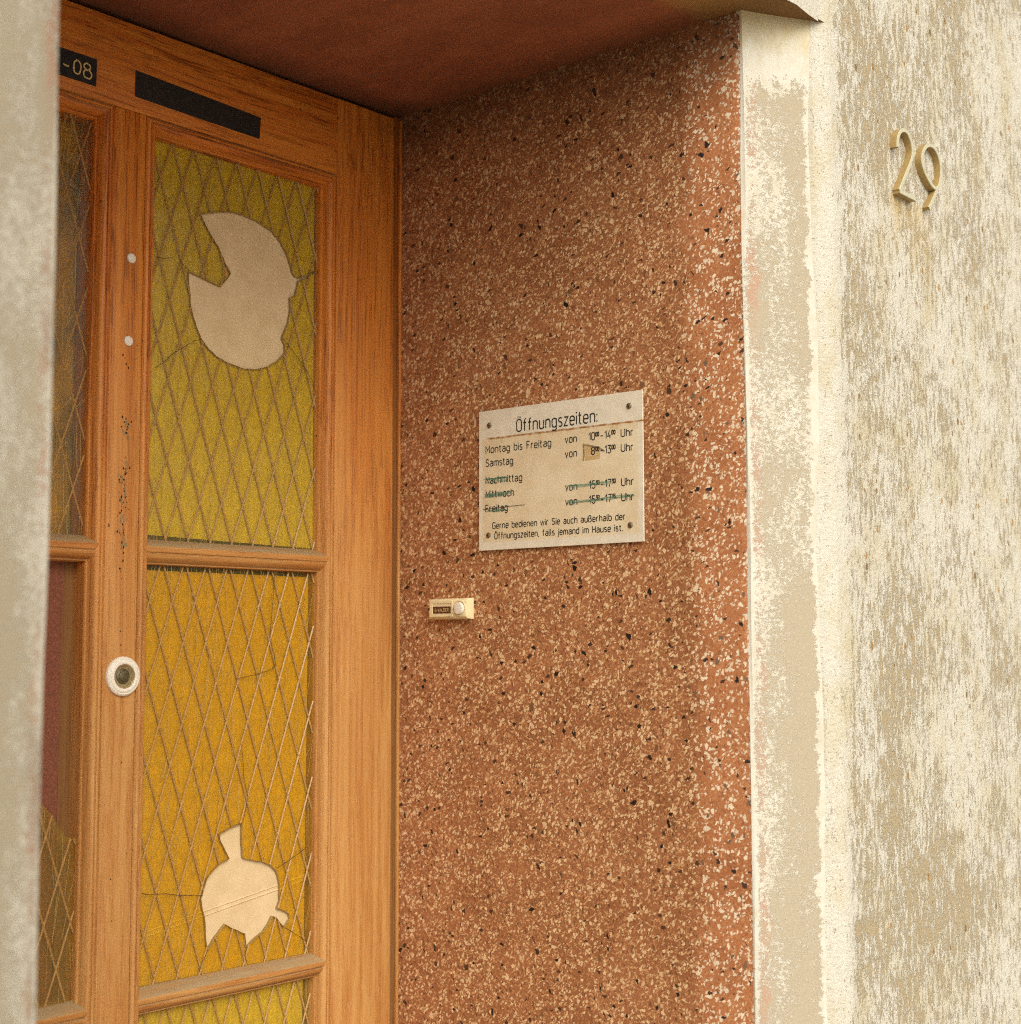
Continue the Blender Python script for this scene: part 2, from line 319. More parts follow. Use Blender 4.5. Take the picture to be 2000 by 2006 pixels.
M['cream_ink'] = plain('cream_lettering', lin(214, 186, 128)[:3], 0.6, 0.2)
M['sign'] = sign_mat('sign_plate')
M['screw'] = plain('tarnished_screw', lin(128, 112, 84)[:3], 0.45, 0.5, 0.5, 0.3, 600, 0.4)
M['brass'] = plain('tarnished_brass', lin(158, 138, 96)[:3], 0.38, 0.5, 0.35, 0.35, 500, 0.4)
M['steel'] = plain('worn_steel', lin(92, 82, 56)[:3], 0.4, 0.5, 0.35, 0.5, 420, 0.6)
M['ivory'] = plain('ivory_plastic', lin(224, 206, 160)[:3], 0.4, 0.45, 0, 0.06, 150, 0.1)
M['white'] = plain('chalky_white', lin(224, 214, 196)[:3], 0.5, 0.4, 0, 0.06, 260, 0.1)
M['number'] = plain('painted_number', lin(152, 126, 76)[:3], 0.5, 0.4, 0, 0.12, 240, 0.3)
M['number_face'] = plain('chalked_number_face', lin(186, 180, 152)[:3], 0.7, 0.3, 0, 0.08, 300, 0.3)
M['maroon'] = plain('name_card', lin(92, 50, 34)[:3], 0.4, 0.4)
M['web'] = plain('old_cobweb', lin(112, 92, 60)[:3], 0.9, 0.1)
M['hole'] = plain('worm_hole', (0.02, 0.013, 0.008), 0.9, 0.1); M['filler'] = plain('grey_filler', lin(140, 116, 82)[:3], 0.9, 0.1)
def alpha_mat(name, col, a, streak):
    b = NB(name); n = b.noise(b.mapp(b.pos, (1, 0.15, 1)), streak, 3, 0.7)
    t = b.n('BsdfTransparent'); d = b.bsdf(col, 0.6); mx = b.n('MixShader')
    b.put(mx.inputs[0], b.ss(n, 0.32, 0.62, a * 0.25, a)); b.t.links.new(t.outputs[0], mx.inputs[1]); b.t.links.new(d.outputs[0], mx.inputs[2]); return b.done(mx)
M['pen'] = alpha_mat('green_marker', lin(70, 132, 106), 0.55, 900)
M['old_tape'] = alpha_mat('old_tape', lin(206, 172, 112), 0.75, 300); M['old_tape_edge'] = alpha_mat('tape_residue', lin(136, 112, 76), 0.7, 300)
def paving_mat():
    b = NB('pavement'); n = b.noise(b.pos, 3, 5, 0.6); f = b.noise(b.pos, 120, 3, 0.6)
    br = b.n('TexBrick'); b.put(br.inputs['Vector'], b.pos); br.inputs['Scale'].default_value = 2.0
    br.inputs['Color1'].default_value = (0.46, 0.42, 0.35, 1); br.inputs['Color2'].default_value = (0.52, 0.47, 0.39, 1); br.inputs['Mortar'].default_value = (0.2, 0.18, 0.15, 1); br.inputs['Mortar Size'].default_value = 0.008
    c = b.mix(b.math('MULTIPLY', n, 0.5), br.outputs[0], (0.42, 0.38, 0.31, 1)); return b.done(b.bsdf(c, 0.85, b.bump(f, 0.4, 0.002), 0.2))
M['paving'] = paving_mat()

# ---------------------------------------------------------------- object helpers
def empty(name, loc, label=None, cat=None, group=None, kind=None):
    o = bpy.data.objects.new(name, None); C.objects.link(o); o.location = loc; o.empty_display_size = 0.05
    tag(o, label, cat, group, kind); return o
def tag(o, label=None, cat=None, group=None, kind=None):
    for k, v in (('label', label), ('category', cat), ('group', group), ('kind', kind)):
        if v: o[k] = v
    return o
def world_of(o):
    v = Vector(o.location)
    while o.parent: o = o.parent; v += o.location
    return v
class MB:
    """collects shapes in world coordinates"""
    def __init__(s): s.v = []; s.f = []; s.mi = []
    def add(s, vs, fs, mi=0):
        k = len(s.v); s.v += [Vector(p) for p in vs]; s.f += [tuple(i + k for i in f) for f in fs]; s.mi += [mi] * len(fs); return s
    def box(s, a, b, mi=0):
        (x0, y0, z0), (x1, y1, z1) = a, b
        return s.add([(x0, y0, z0), (x1, y0, z0), (x1, y1, z0), (x0, y1, z0), (x0, y0, z1), (x1, y0, z1), (x1, y1, z1), (x0, y1, z1)],
                     [(0, 3, 2, 1), (4, 5, 6, 7), (0, 1, 5, 4), (1, 2, 6, 5), (2, 3, 7, 6), (3, 0, 4, 7)], mi)
    def rings(s, rs, closed_ring=True, closed_path=False, caps=True, mi=0):
        n = len(rs[0]); k = len(s.v); s.v += [Vector(p) for r in rs for p in r]; fs = []
        R = len(rs)
        for i in range(R if closed_path else R - 1):
            j = (i + 1) % R
            for a in range(n if closed_ring else n - 1):
                c = (a + 1) % n; fs.append((k + i * n + a, k + i * n + c, k + j * n + c, k + j * n + a))
        if caps and not closed_path and closed_ring: fs += [tuple(k + a for a in reversed(range(n))), tuple(k + (R - 1) * n + a for a in range(n))]
        s.f += fs; s.mi += [mi] * len(fs); return s
    def build(s, name, mats, parent=None, bevel=0, smooth=False, recalc=True):
        me = bpy.data.meshes.new(name); o0 = world_of(parent) if parent else Vector((0, 0, 0))
        me.from_pydata([v - o0 for v in s.v], [], s.f)
        for mt in (mats if isinstance(mats, (list, tuple)) else [mats]): me.materials.append(mt)
        for p, i in zip(me.polygons, s.mi): p.material_index = i
        if recalc or bevel:
            bm = bmesh.new(); bm.from_mesh(me)
            if recalc: bmesh.ops.recalc_face_normals(bm, faces=bm.faces)
            if bevel: bmesh.ops.bevel(bm, geom=list(bm.edges), offset=bevel, segments=2, affect='EDGES', profile=0.5)
            bm.to_mesh(me); bm.free()
        if smooth:
            for p in me.polygons: p.use_smooth = True
            me.set_sharp_from_angle(angle=rad(38))
        o = bpy.data.objects.new(name, me); C.objects.link(o)
        if parent: o.parent = parent
        return o
def poly_mesh(outer, holes, thick, name):
    """flat plate with holes: filled 2D curve, converted to a mesh (x, z in plane, thickness along y)"""
    cu = bpy.data.curves.new(name, 'CURVE'); cu.dimensions = '2D'; cu.fill_mode = 'BOTH'; cu.extrude = thick / 2
    for pts in [outer] + holes:
        sp = cu.splines.new('POLY'); sp.points.add(len(pts) - 1); sp.use_cyclic_u = True
        for p, (x, z) in zip(sp.points, pts): p.co = (x, z, 0, 1)
    o = bpy.data.objects.new(name, cu); C.objects.link(o)
    me = bpy.data.meshes.new_from_object(o.evaluated_get(bpy.context.evaluated_depsgraph_get()))
    bpy.data.objects.remove(o); bpy.data.curves.remove(cu)
    vs = [tuple(v.co) for v in me.vertices]; fs = [tuple(p.vertices) for p in me.polygons]; bpy.data.meshes.remove(me)
    return vs, fs
def inside(pt, poly):
    x, y = pt; r = False; n = len(poly)
    for i in range(n):
        (x1, y1), (x2, y2) = poly[i], poly[i - 1]
        if (y1 > y) != (y2 > y) and x < (x2 - x1) * (y - y1) / (y2 - y1) + x1: r = not r
    return r
def ribbon(pts, w):
    """left and right offsets of a polyline in 2D"""
    L = []; Rr = []; n = len(pts)
    for i in range(n):
        a = Vector(pts[max(0, i - 1)]); c = Vector(pts[min(n - 1, i + 1)]); p = Vector(pts[i])
        if 0 < i < n - 1:
            d1 = (p - a); d2 = (c - p); d1 = d1.normalized() if d1.length else d2.normalized(); d2 = d2.normalized() if d2.length else d1
            t = d1 + d2; t = t.normalized() if t.length > 1e-6 else d1
            nn = Vector((-t.y, t.x)); k = max(0.45, nn.dot(Vector((-d1.y, d1.x))))
        else:
            t = (c - a).normalized() if (c - a).length else Vector((1, 0)); nn = Vector((-t.y, t.x)); k = 1
        L.append(p + nn * (w / 2 / k)); Rr.append(p - nn * (w / 2 / k))
    return L, Rr

# stroke lettering (round-nosed engraving alphabet)
def A(cx, cy, rx, ry, a0, a1, n=9):
    return [(cx + rx * math.cos(rad(a0 + (a1 - a0) * i / n)), cy + ry * math.sin(rad(a0 + (a1 - a0) * i / n))) for i in range(n + 1)]
X = 0.70; w_ = 0.38; r_ = w_ / 2
def O(x0=0.0, top=X, w=w_):
    h = w / 2; return A(x0 + h, top - h, h, h, 0, 180) + A(x0 + h, h, h, h, 180, 360) + [(x0 + w, top - h)]
arch = [(0, 0), (0, X)], [(0, X - r_ * 0.9)] + A(r_, X - r_, r_, r_, 150, 0) + [(w_, 0)]
bowl = O()
G = {
 'Ö': (0.44, [O(0, 1.0, 0.44), [(0.12, 1.17), (0.13, 1.20)], [(0.31, 1.17), (0.32, 1.20)]]),
 'f': (0.26, [[(0.10, 0), (0.10, 0.82)] + A(0.27, 0.82, 0.17, 0.18, 180, 100), [(-0.02, X - 0.03), (0.25, X - 0.03)]]),
 'n': (w_, [*arch]), 'h': (w_, [[(0, 0), (0, 1.0)], arch[1]]), 'r': (0.24, [[(0, 0), (0, X)], [(0, X - 0.2)] + A(0.2, X - 0.2, 0.2, 0.2, 180, 80)]),
 'm': (0.62, [[(0, 0), (0, X)], [(0, X - .15)] + A(0.155, X - 0.155, 0.155, 0.155, 150, 0) + [(0.31, 0)], [(0.31, X - .15)] + A(0.465, X - 0.155, 0.155, 0.155, 150, 0) + [(0.62, 0)]]),
 'u': (w_, [[(w_, X), (w_, 0)], [(0, X)] + A(r_, r_, r_, r_, 180, 330) + [(w_, 0.16)]]),
 'o': (w_, [bowl]), 'a': (w_, [[(0.03, 0.60)] + A(r_, X - 0.16, r_, 0.16, 130, 0, 5) + [(w_, 0)], [(w_, 0.40), (0.16, 0.40)] + A(0.15, 0.2, 0.15, 0.2, 90, 270, 6) + [(0.22, 0.0), (w_, 0.12)]]), 'd': (w_, [bowl, [(w_, 1.0), (w_, 0)]]), 'b': (w_, [bowl, [(0, 1.0), (0, 0)]]),
 'g': (w_, [bowl, [(w_, X), (w_, -0.1)] + A(r_, -0.1, r_, 0.17, 0, -150)]),
 'c': (0.34, [A(r_, X - r_, r_, r_, 30, 180) + A(r_, r_, r_, r_, 180, 330)]),
 'e': (w_, [[(0, 0.36), (w_, 0.36), (w_, X - r_)] + A(r_, X - r_, r_, r_, 0, 180) + A(r_, r_, r_, r_, 180, 325)]),
 's': (0.32, [A(0.16, 0.53, 0.15, 0.17, 35, 230, 7) + A(0.16, 0.18, 0.16, 0.18, 60, -145, 8)]),
 'z': (0.32, [[(0, X), (0.32, X), (0, 0), (0.32, 0)]]), 'v': (0.36, [[(0, X), (0.18, 0), (0.36, X)]]),
 'w': (0.56, [[(0, X), (0.14, 0), (0.28, X), (0.42, 0), (0.56, X)]]),
 'i': (0.0, [[(0, 0), (0, X)], [(0, 0.92), (0, 0.96)]]), 'j': (0.06, [[(0.06, X), (0.06, -0.12)] + A(-0.06, -0.12, 0.12, 0.13, 0, -90, 4), [(0.06, 0.92), (0.06, 0.96)]]),
 'l': (0.06, [[(0, 1), (0, 0.12)] + A(0.1, 0.12, 0.1, 0.12, 180, 270, 4)]), 't': (0.24, [[(0.08, 0.95), (0.08, 0.16)] + A(0.22, 0.16, 0.14, 0.16, 180, 270, 4), [(-0.03, X), (0.22, X)]]),
 'ß': (0.42, [[(0, 0), (0, 0.8)] + A(0.18, 0.8, 0.18, 0.2, 180, 0, 7) + [(0.34, 0.68), (0.2, 0.56)] + A(0.2, 0.29, 0.22, 0.28, 80, -110, 8)]),
 'M': (0.52, [[(0, 0), (0, 1), (0.26, 0.34), (0.52, 1), (0.52, 0)]]), 'F': (0.38, [[(0, 0), (0, 1), (0.38, 1)], [(0, 0.54), (0.32, 0.54)]]),
 'S': (0.44, [A(0.22, 0.755, 0.20, 0.245, 25, 250, 9) + A(0.22, 0.255, 0.22, 0.255, 75, -155, 10)]),
 'N': (0.46, [[(0, 0), (0, 1), (0.46, 0), (0.46, 1)]]), 'U': (0.46, [[(0, 1)] + A(0.23, 0.23, 0.23, 0.23, 180, 360) + [(0.46, 1)]]),
 'G': (0.46, [A(0.23, 0.77, 0.23, 0.23, 20, 180) + A(0.23, 0.23, 0.23, 0.23, 180, 360) + [(0.46, 0.48), (0.25, 0.48)]]),
 'H': (0.46, [[(0, 0), (0, 1)], [(0.46, 0), (0.46, 1)], [(0, 0.52), (0.46, 0.52)]]),
 'V': (0.46, [[(0, 1), (0.23, 0), (0.46, 1)]]), 'A': (0.46, [[(0, 0), (0.23, 1), (0.46, 0)], [(0.08, 0.34), (0.38, 0.34)]]), 'L': (0.36, [[(0, 1), (0, 0), (0.36, 0)]]),
 'D': (0.44, [[(0, 0), (0, 1)] + A(0.2, 0.76, 0.24, 0.24, 90, 0, 5) + A(0.2, 0.24, 0.24, 0.24, 0, -90, 5) + [(0, 0)]]),
 'E': (0.36, [[(0.36, 1), (0, 1), (0, 0), (0.36, 0)], [(0, 0.53), (0.3, 0.53)]]), 'R': (0.42, [[(0, 0), (0, 1)] + A(0.2, 0.76, 0.22, 0.24, 90, -90, 8) + [(0, 0.52)], [(0.2, 0.52), (0.42, 0)]]),
 '0': (0.40, [O(0, 1.0, 0.40)]), '1': (0.20, [[(0, 0.76), (0.2, 1.0), (0.2, 0)]]), '3': (0.40, [[(0.0, 1.0), (0.38, 1.0), (0.17, 0.62)] + A(0.19, 0.3, 0.21, 0.31, 90, -150, 9)]),
 '4': (0.42, [[(0.26, 1.0), (0, 0.28), (0.42, 0.28)], [(0.31, 0.52), (0.31, 0)]]), '5': (0.40, [[(0.36, 1), (0.04, 1), (0.02, 0.56)] + A(0.19, 0.3, 0.21, 0.31, 110, -150, 9)]),
 '7': (0.40, [[(0, 1), (0.4, 1), (0.14, 0)]]), '8': (0.40, [A(0.2, 0.76, 0.18, 0.24, 0, 360, 12), A(0.2, 0.27, 0.20, 0.27, 0, 360, 12)]),
 '-': (0.24, [[(0, 0.42), (0.24, 0.42)]]), '.': (0.02, [[(0, 0), (0.02, 0.03)]]), ',': (0.02, [[(0.02, 0.04), (-0.03, -0.13)]]), ':': (0.02, [[(0, 0.06), (0.02, 0.09)], [(0, 0.58), (0.02, 0.61)]]), ' ': (0.24, []),
}
NOFF = [0]
def text(mb, s, x0, x1, y, h, wt, to3, gap=0.19, keep=1.0, mi=0):
    """s between x0 and x1 on baseline y, cap height h; to3(x, y, n) places it; wt = stroke width"""
    adv = [G[ch][0] for ch in s]; tot = sum(adv) + gap * (len(s) - 1)
    sx = (x1 - x0) / tot if x1 else h * keep; x = 0
    for ch, a in zip(s, adv):
        for pl in G[ch][1]:
            pts = [(x0 + (x + px) * sx, y + py * h) for px, py in pl]
            if len(pts) == 2 and abs(pts[0][0] - pts[1][0]) + abs(pts[0][1] - pts[1][1]) < wt * 0.9: pts = [(pts[0][0], pts[0][1] - wt * .5), (pts[0][0] + 1e-5, pts[0][1] + wt * .5)]
            L, Rr = ribbon(pts, wt); NOFF[0] = (NOFF[0] + 1) % 7; n = NOFF[0] * 0.00001
            vs = [to3(p.x, p.y, n) for p in L] + [to3(p.x, p.y, n) for p in Rr]; k = len(L)
            mb.add(vs, [(i, i + 1, k + i + 1, k + i) for i in range(k - 1)], mi)
        x += a + gap
    return mb

# ---------------------------------------------------------------- setting: ground
JX, LX, ARR, FY, DY, CZ = 1.65, 0.6534, 1.0337, 0.970, 1.6583, 2.2505
g = MB(); g.add([(-60, -60, 0), (60, -60, 0), (60, 60, 0), (-60, 60, 0)], [(0, 1, 2, 3)]); pv = g.build('pavement', M['paving'], recalc=False); tag(pv, kind='structure')

# ---------------------------------------------------------------- house front
house = empty('house', (JX, FY, 0), 'weathered house front with flaking cream render around a recessed terracotta doorway', 'house')
ZT = 5.0
def jit(k, a): return (math.sin(k * 12.9898) * 43758.5453 % 1 - 0.5) * 2 * a
# plan profiles of the right side, from the door outwards; left side is mirrored about the door's middle
def mirx(x): return LX + JX - x
jamb = [(1.6500, 1.6900), (1.6500, 1.50), (1.6500, 1.30), (1.6500, 1.18), (1.6500, 1.145), (1.6492, 1.128), (1.6488, 1.112), (1.6496, 1.098), (1.6510, 1.080), (1.6528, 1.058), (1.6535, 1.044), (1.6545, 1.0385), (1.662, 1.0335)]
strip = [(1.6541, 1.0384), (1.6545, 1.0362), (1.6556, 1.0340), (1.675, 1.0235), (1.70, 1.0095), (1.725, 0.9955), (1.7455, 0.9840)]
ridge = [(1.7380, 0.9930), (1.7440, 0.9832), (1.752, 0.979), (1.760, 0.9735), (1.768, 0.9712), (1.778, 0.9705), (1.79, 0.9702), (1.82, 0.970), (1.9, 0.970), (2.1, 0.970), (2.4, 0.970), (3.0, 0.970), (5.2, 0.970)]
def extrude_plan(prof, z0, z1, mat, name, mirrored=False, wob=0.0012, dz=0.04):
    nz = max(2, int((z1 - z0) / dz)); mb = MB(); rs = []
    for i in range(nz + 1):
        z = z0 + (z1 - z0) * i / nz
        rs.append([(mirx(x + dx) if mirrored else x + dx, y + dy, z) for k, (x, y) in enumerate(prof)
                   for dx, dy in [(wob * math.sin(z * 9 + k * 1.7) * (0.5 if x > 1.9 else 1) + jit(i * 7.1 + 3.3, wob * 0.4), wob * math.sin(z * 13 + 1 + k * 0.9) + jit(i * 3.7, wob * 0.4))] ])
    mb.rings(rs, closed_ring=False, caps=False); return mb.build(name, mat, house, smooth=True)
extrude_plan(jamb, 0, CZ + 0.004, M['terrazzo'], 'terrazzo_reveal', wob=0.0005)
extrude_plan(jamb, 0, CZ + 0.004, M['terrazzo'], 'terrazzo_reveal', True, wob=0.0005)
extrude_plan(strip, 0, CZ + 0.003, M['strip_r'], 'plaster_surround', wob=0.0008)
extrude_plan(strip, 0, CZ + 0.003, M['strip_l'], 'plaster_surround', True, wob=0.0008)
wl = MB()
for mir in (False, True):
    nz = 62
    rs = []
    for i in range(nz + 1):
        z = ZT * i / nz
        rs.append([((mirx(x) if mir else x) + (0.002 * math.sin(z * 11 + k) if k < 8 and z < CZ else 0), y + 0.0012 * math.sin(z * 7 + k * 2.2), z) for k, (x, y) in enumerate(ridge)])
    wl.rings(rs, closed_ring=False, caps=False)
# wall over the opening, its lower edge slightly ragged
xs = [mirx(1.7455) + (1.7455 - mirx(1.7455)) * i / 40 for i in range(41)]
low = [(x, 0.972 + 0.0015 * math.sin(x * 40), CZ - 0.0035 + 0.0016 * math.sin(x * 61) + 0.0010 * math.sin(x * 243)) for x in xs]
wl.rings([low, [(x, 0.9705, CZ + 0.03) for x in xs], [(x, 0.970, 3.2) for x in xs], [(x, 0.970, ZT) for x in xs]], closed_ring=False, caps=False)
wl.add([(-2.9, 0.9705, ZT), (5.2, 0.9705, ZT), (5.2, 5, ZT), (-2.9, 5, ZT)], [(0, 1, 2, 3)])
wl.add([(5.2, 0.9705, 0), (5.2, 5, 0), (5.2, 5, ZT), (5.2, 0.9705, ZT)], [(0, 1, 2, 3)])
wl.add([(-2.9, 0.9705, 0), (-2.9, 5, 0), (-2.9, 5, ZT), (-2.9, 0.9705, ZT)], [(0, 1, 2, 3)])
wl.add([(-2.9, 5, 0), (5.2, 5, 0), (5.2, 5, ZT), (-2.9, 5, ZT)], [(0, 1, 2, 3)])
wl.build('rendered_wall', M['render'], house, smooth=True, recalc=False)
# soffit: slightly sagging plaster with rounded corners towards wall and door
sf = MB(); NX, NY = 30, 24; rs = []
for j in range(NY + 1):
    y = 0.9725 + (1.72 - 0.9725) * j / NY; row = []
    for i in range(NX + 1):
        x = 0.50 + (1.80 - 0.50) * i / NX
        e = max(0, 1 - abs(JX - x) / 0.03) if x < JX else 0
        row.append((x, y, CZ + 0.0015 * math.sin(x * 9 + y * 7) - 0.006 * e * e))
    rs.append(row)
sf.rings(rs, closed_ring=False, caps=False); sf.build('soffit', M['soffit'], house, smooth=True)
# dark room behind the door
hb = MB(); hb.box((0.45, 1.76, 0.0), (1.95, 3.2, 2.6))
hb.f = hb.f[:2] + hb.f[3:]; hb.mi = hb.mi[:5]; hb.build('inner_wall', M['dark'], house, recalc=False)
for s_, x0, x1, bx0, bx1 in ((1, 1.6352, 1.6446, 1.6448, 1.6497), (-1, mirx(1.6446), mirx(1.6352), mirx(1.6497), mirx(1.6448))):
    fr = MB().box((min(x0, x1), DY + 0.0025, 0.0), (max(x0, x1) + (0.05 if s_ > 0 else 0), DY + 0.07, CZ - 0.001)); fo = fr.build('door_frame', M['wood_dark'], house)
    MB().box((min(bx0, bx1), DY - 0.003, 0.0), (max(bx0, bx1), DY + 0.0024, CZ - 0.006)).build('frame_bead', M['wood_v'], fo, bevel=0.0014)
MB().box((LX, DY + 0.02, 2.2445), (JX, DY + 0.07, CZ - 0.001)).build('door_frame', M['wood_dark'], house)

# ---------------------------------------------------------------- the door
door = empty('wooden_door', (1.1533, DY, 0), 'orange pine door with broken amber glass panes and moulded bars', 'door')
XS = [0.6705, 0.7921, 1.1227, 1.1730, 1.5145, 1.6343]
RB = 2.1262; TIP = [1.5515, 0.9738, 0.396]; DB = DY + 0.045
def board(name, x0, x1, z0, z1, mat, dy=0.0): return MB().box((x0, DY + dy, z0), (x1, DB, z1)).build(name, mat, door, bevel=0.0011, smooth=True)
board('stile', XS[4] + 0.0003, XS[5], 0.02, 2.2445, M['wood_v']); board('stile', XS[0], XS[1] - 0.0003, 0.02, 2.2445, M['wood_v'])
board('stile', XS[2] + 0.0003, XS[3] - 0.0003, TIP[2] + 0.0003, RB - 0.0004, M['wood_v'], 0.0006)
board('top_rail', XS[1], XS[4], RB, 2.2440, M['wood_h']); board('bottom_rail', XS[1], XS[4], 0.02, TIP[2], M['wood_h'])
PROF = [(0.0, -0.4), (0.9, -2.2), (1.8, -0.2), (2.8, 1.0), (4.6, 1.5), (6.4, 1.1), (7.2, -0.8), (7.9, -1.0), (8.6, 0.9), (10.0, 2.2), (11.8, 1.9), (13.6, 0.6), (15.3, -1.7), (16.6, -4.6), (17.4, -7.6), (18.0, -10.4), (18.6, -11.2), (19.3, -10.4), (20.3, -10.5), (21.2, -11.8), (21.6, -14.0), (21.6, -44.0), (0.0, -44.0)]
def u_of(d):
    pts = PROF[9:21]
    for (u0, d0), (u1, d1) in zip(pts, pts[1:]):
        if d1 <= d <= d0 and d0 != d1: return u0 + (u1 - u0) * (d0 - d) / (d0 - d1)
    return 10.0 if d > 2 else 21.6
MUN = [(11.5, -44), (11.0, -20), (10.4, -15.5), (6.0, -7.0), (2.2, 0.6), (0.6, 2.0), (-1.5, 2.1), (-4.6, 1.7), (-6.6, 0.9), (-7.6, -1.2), (-8.4, -1.2), (-9.2, 0.2), (-12.0, -0.4), (-15.0, -2.6), (-17.6, -6.4), (-19.0, -10.4), (-19.7, -11.4), (-20.4, -10.6), (-21.6, -10.8), (-22.4, -12), (-22.7, -44)]
cols = [(XS[3], XS[4]), (XS[1], XS[2])]
for cx0, cx1 in cols:
    mb = MB(); zt, zb = RB, TIP[2]; mm = 0.001
    # right, left, top and bottom lengths with mitred ends
    P = [(u * mm, d * mm) for u, d in PROF]
    R = lambda f: [f(u, d) for u, d in P]
    Y = lambda d: DY - d
    for a, bb in ((R(lambda u, d: (cx1 - u, Y(d), zb + u)), R(lambda u, d: (cx1 - u, Y(d), zt - u))),
                 (R(lambda u, d: (cx0 + u, Y(d), zb + u)), R(lambda u, d: (cx0 + u, Y(d), zt - u)))):
        MB().rings([a, bb]).build('glazing_bead', M['wood_v'], door, smooth=True)
    for a, bb in ((R(lambda u, d: (cx0 + u + 0.0002, Y(d), zt - u)), R(lambda u, d: (cx1 - u - 0.0002, Y(d), zt - u))),
                 (R(lambda u, d: (cx0 + u + 0.0002, Y(d), zb + u)), R(lambda u, d: (cx1 - u - 0.0002, Y(d), zb + u)))):
        MB().rings([a, bb]).build('glazing_bead', M['wood_h'], door, smooth=True)
    for tz in TIP[:2]:
        a = []; bb = []
        for dz, d in MUN:
            ins = (u_of(d) if d > -14 else 21.2) * mm - 0.0003
            a.append((cx0 + ins, Y(d * mm), tz + dz * mm)); bb.append((cx1 - ins, Y(d * mm), tz + dz * mm))
        MB().rings([a, bb]).build('glazing_bar', M['wood_h'], door, smooth=True)

# glass
HOLE1 = [(1.2777, 2.0184), (1.2929, 2.0233), (1.3155, 2.0298), (1.3385, 2.0335), (1.3619, 2.0318), (1.3824, 2.0281), (1.4066, 2.0209), (1.4243, 2.0066), (1.4351, 1.9922), (1.4435, 1.9745), (1.445, 1.9676), (1.4497, 1.9624), (1.4576, 1.9613), (1.4713, 1.9664), (1.4857, 1.9763), (1.4872, 1.9744), (1.4713, 1.963), (1.4577, 1.9569), (1.4557, 1.9477), (1.4519, 1.9345), (1.4413, 1.9277), (1.4423, 1.9081), (1.4383, 1.8909), (1.4332, 1.8792), (1.4271, 1.8659), (1.4324, 1.8582), (1.4337, 1.8469), (1.4199, 1.8326), (1.3994, 1.8203), (1.379, 1.814), (1.3589, 1.812), (1.3325, 1.8163), (1.3129, 1.8214), (1.2966, 1.8307), (1.2869, 1.8397), (1.2821, 1.8441), (1.2739, 1.8593), (1.2673, 1.8763), (1.264, 1.8861), (1.262, 1.9064), (1.2594, 1.924), (1.2599, 1.934), (1.2788, 1.9302), (1.298, 1.9259), (1.3142, 1.9222), (1.3222, 1.9316), (1.3318, 1.944), (1.3217, 1.9567), (1.3099, 1.9782), (1.2935, 1.996)]
HOLE2 = [(1.3649, 1.1794), (1.3653, 1.1567), (1.3673, 1.1313), (1.3804, 1.1275), (1.4003, 1.1228), (1.4171, 1.1159), (1.4273, 1.1071), (1.4326, 1.0937), (1.4345, 1.0781), (1.4347, 1.0653), (1.4298, 1.0544), (1.4418, 1.0503), (1.4521, 1.0438), (1.4529, 1.0372), (1.4438, 1.0269), (1.4352, 1.0345), (1.4283, 1.0431), (1.4209, 1.0453), (1.415, 1.0359), (1.4052, 1.0259), (1.3904, 1.0191), (1.3759, 1.0095), (1.373, 1.0279), (1.3593, 1.0347), (1.3497, 1.0386), (1.3384, 1.0455), (1.3306, 1.0387), (1.3214, 1.0302), (1.3092, 1.016), (1.3057, 1.0373), (1.3038, 1.0571), (1.2988, 1.0748), (1.2971, 1.0848), (1.3015, 1.0965), (1.3059, 1.1082), (1.3166, 1.1193), (1.329, 1.1279), (1.3441, 1.1325), (1.3366, 1.1445), (1.3284, 1.1577), (1.3261, 1.1667), (1.3409, 1.1728), (1.36, 1.1773)]
CR1 = [[(1.2599, 1.934), (1.2488, 1.9407), (1.2435, 1.9463)], [(1.2039, 1.9443), (1.2166, 1.9429), (1.2287, 1.9471)], [(1.2821, 1.8433), (1.2681, 1.8376), (1.2558, 1.8298), (1.2376, 1.8182), (1.2197, 1.8017), (1.2064, 1.7923)], [(1.4264, 1.8662), (1.4442, 1.8525), (1.4694, 1.83), (1.4897, 1.8051)]]
CR2 = [[(1.1997, 1.1034), (1.2118, 1.1005), (1.2381, 1.0988), (1.259, 1.0943), (1.2986, 1.089)], [(1.3649, 1.1794), (1.3731, 1.2142), (1.3661, 1.2401), (1.3614, 1.2874)], [(1.4169, 1.5256), (1.4133, 1.4727), (1.4094, 1.436), (1.4213, 1.3966), (1.4129, 1.3883), (1.3861, 1.3827), (1.3501, 1.3764)], [(1.4273, 1.111), (1.451, 1.1201), (1.4821, 1.1351)], [(1.3092, 1.016), (1.2988, 0.9994), (1.2944, 0.988)], [(1.3746, 1.0096), (1.3722, 0.998), (1.3763, 0.9874)], [(1.4438, 1.0269), (1.4628, 1.0153), (1.4839, 1.0019)]]
GY = DY + 0.0185; GT = 0.0035; HX, HZ = 0.0186, 0.0545
def jag(poly, step=0.006, amp=0.0006):
    out = []
    for i, p in enumerate(poly):
        q = poly[(i + 1) % len(poly)]; a, c = Vector(p), Vector(q); n = max(1, int((c - a).length / step))
        for k in range(n):
            t = a.lerp(c, k / n); out.append((t.x + (random.uniform(-amp, amp) if k else 0), t.y + (random.uniform(-amp, amp) if k else 0)))
    return out
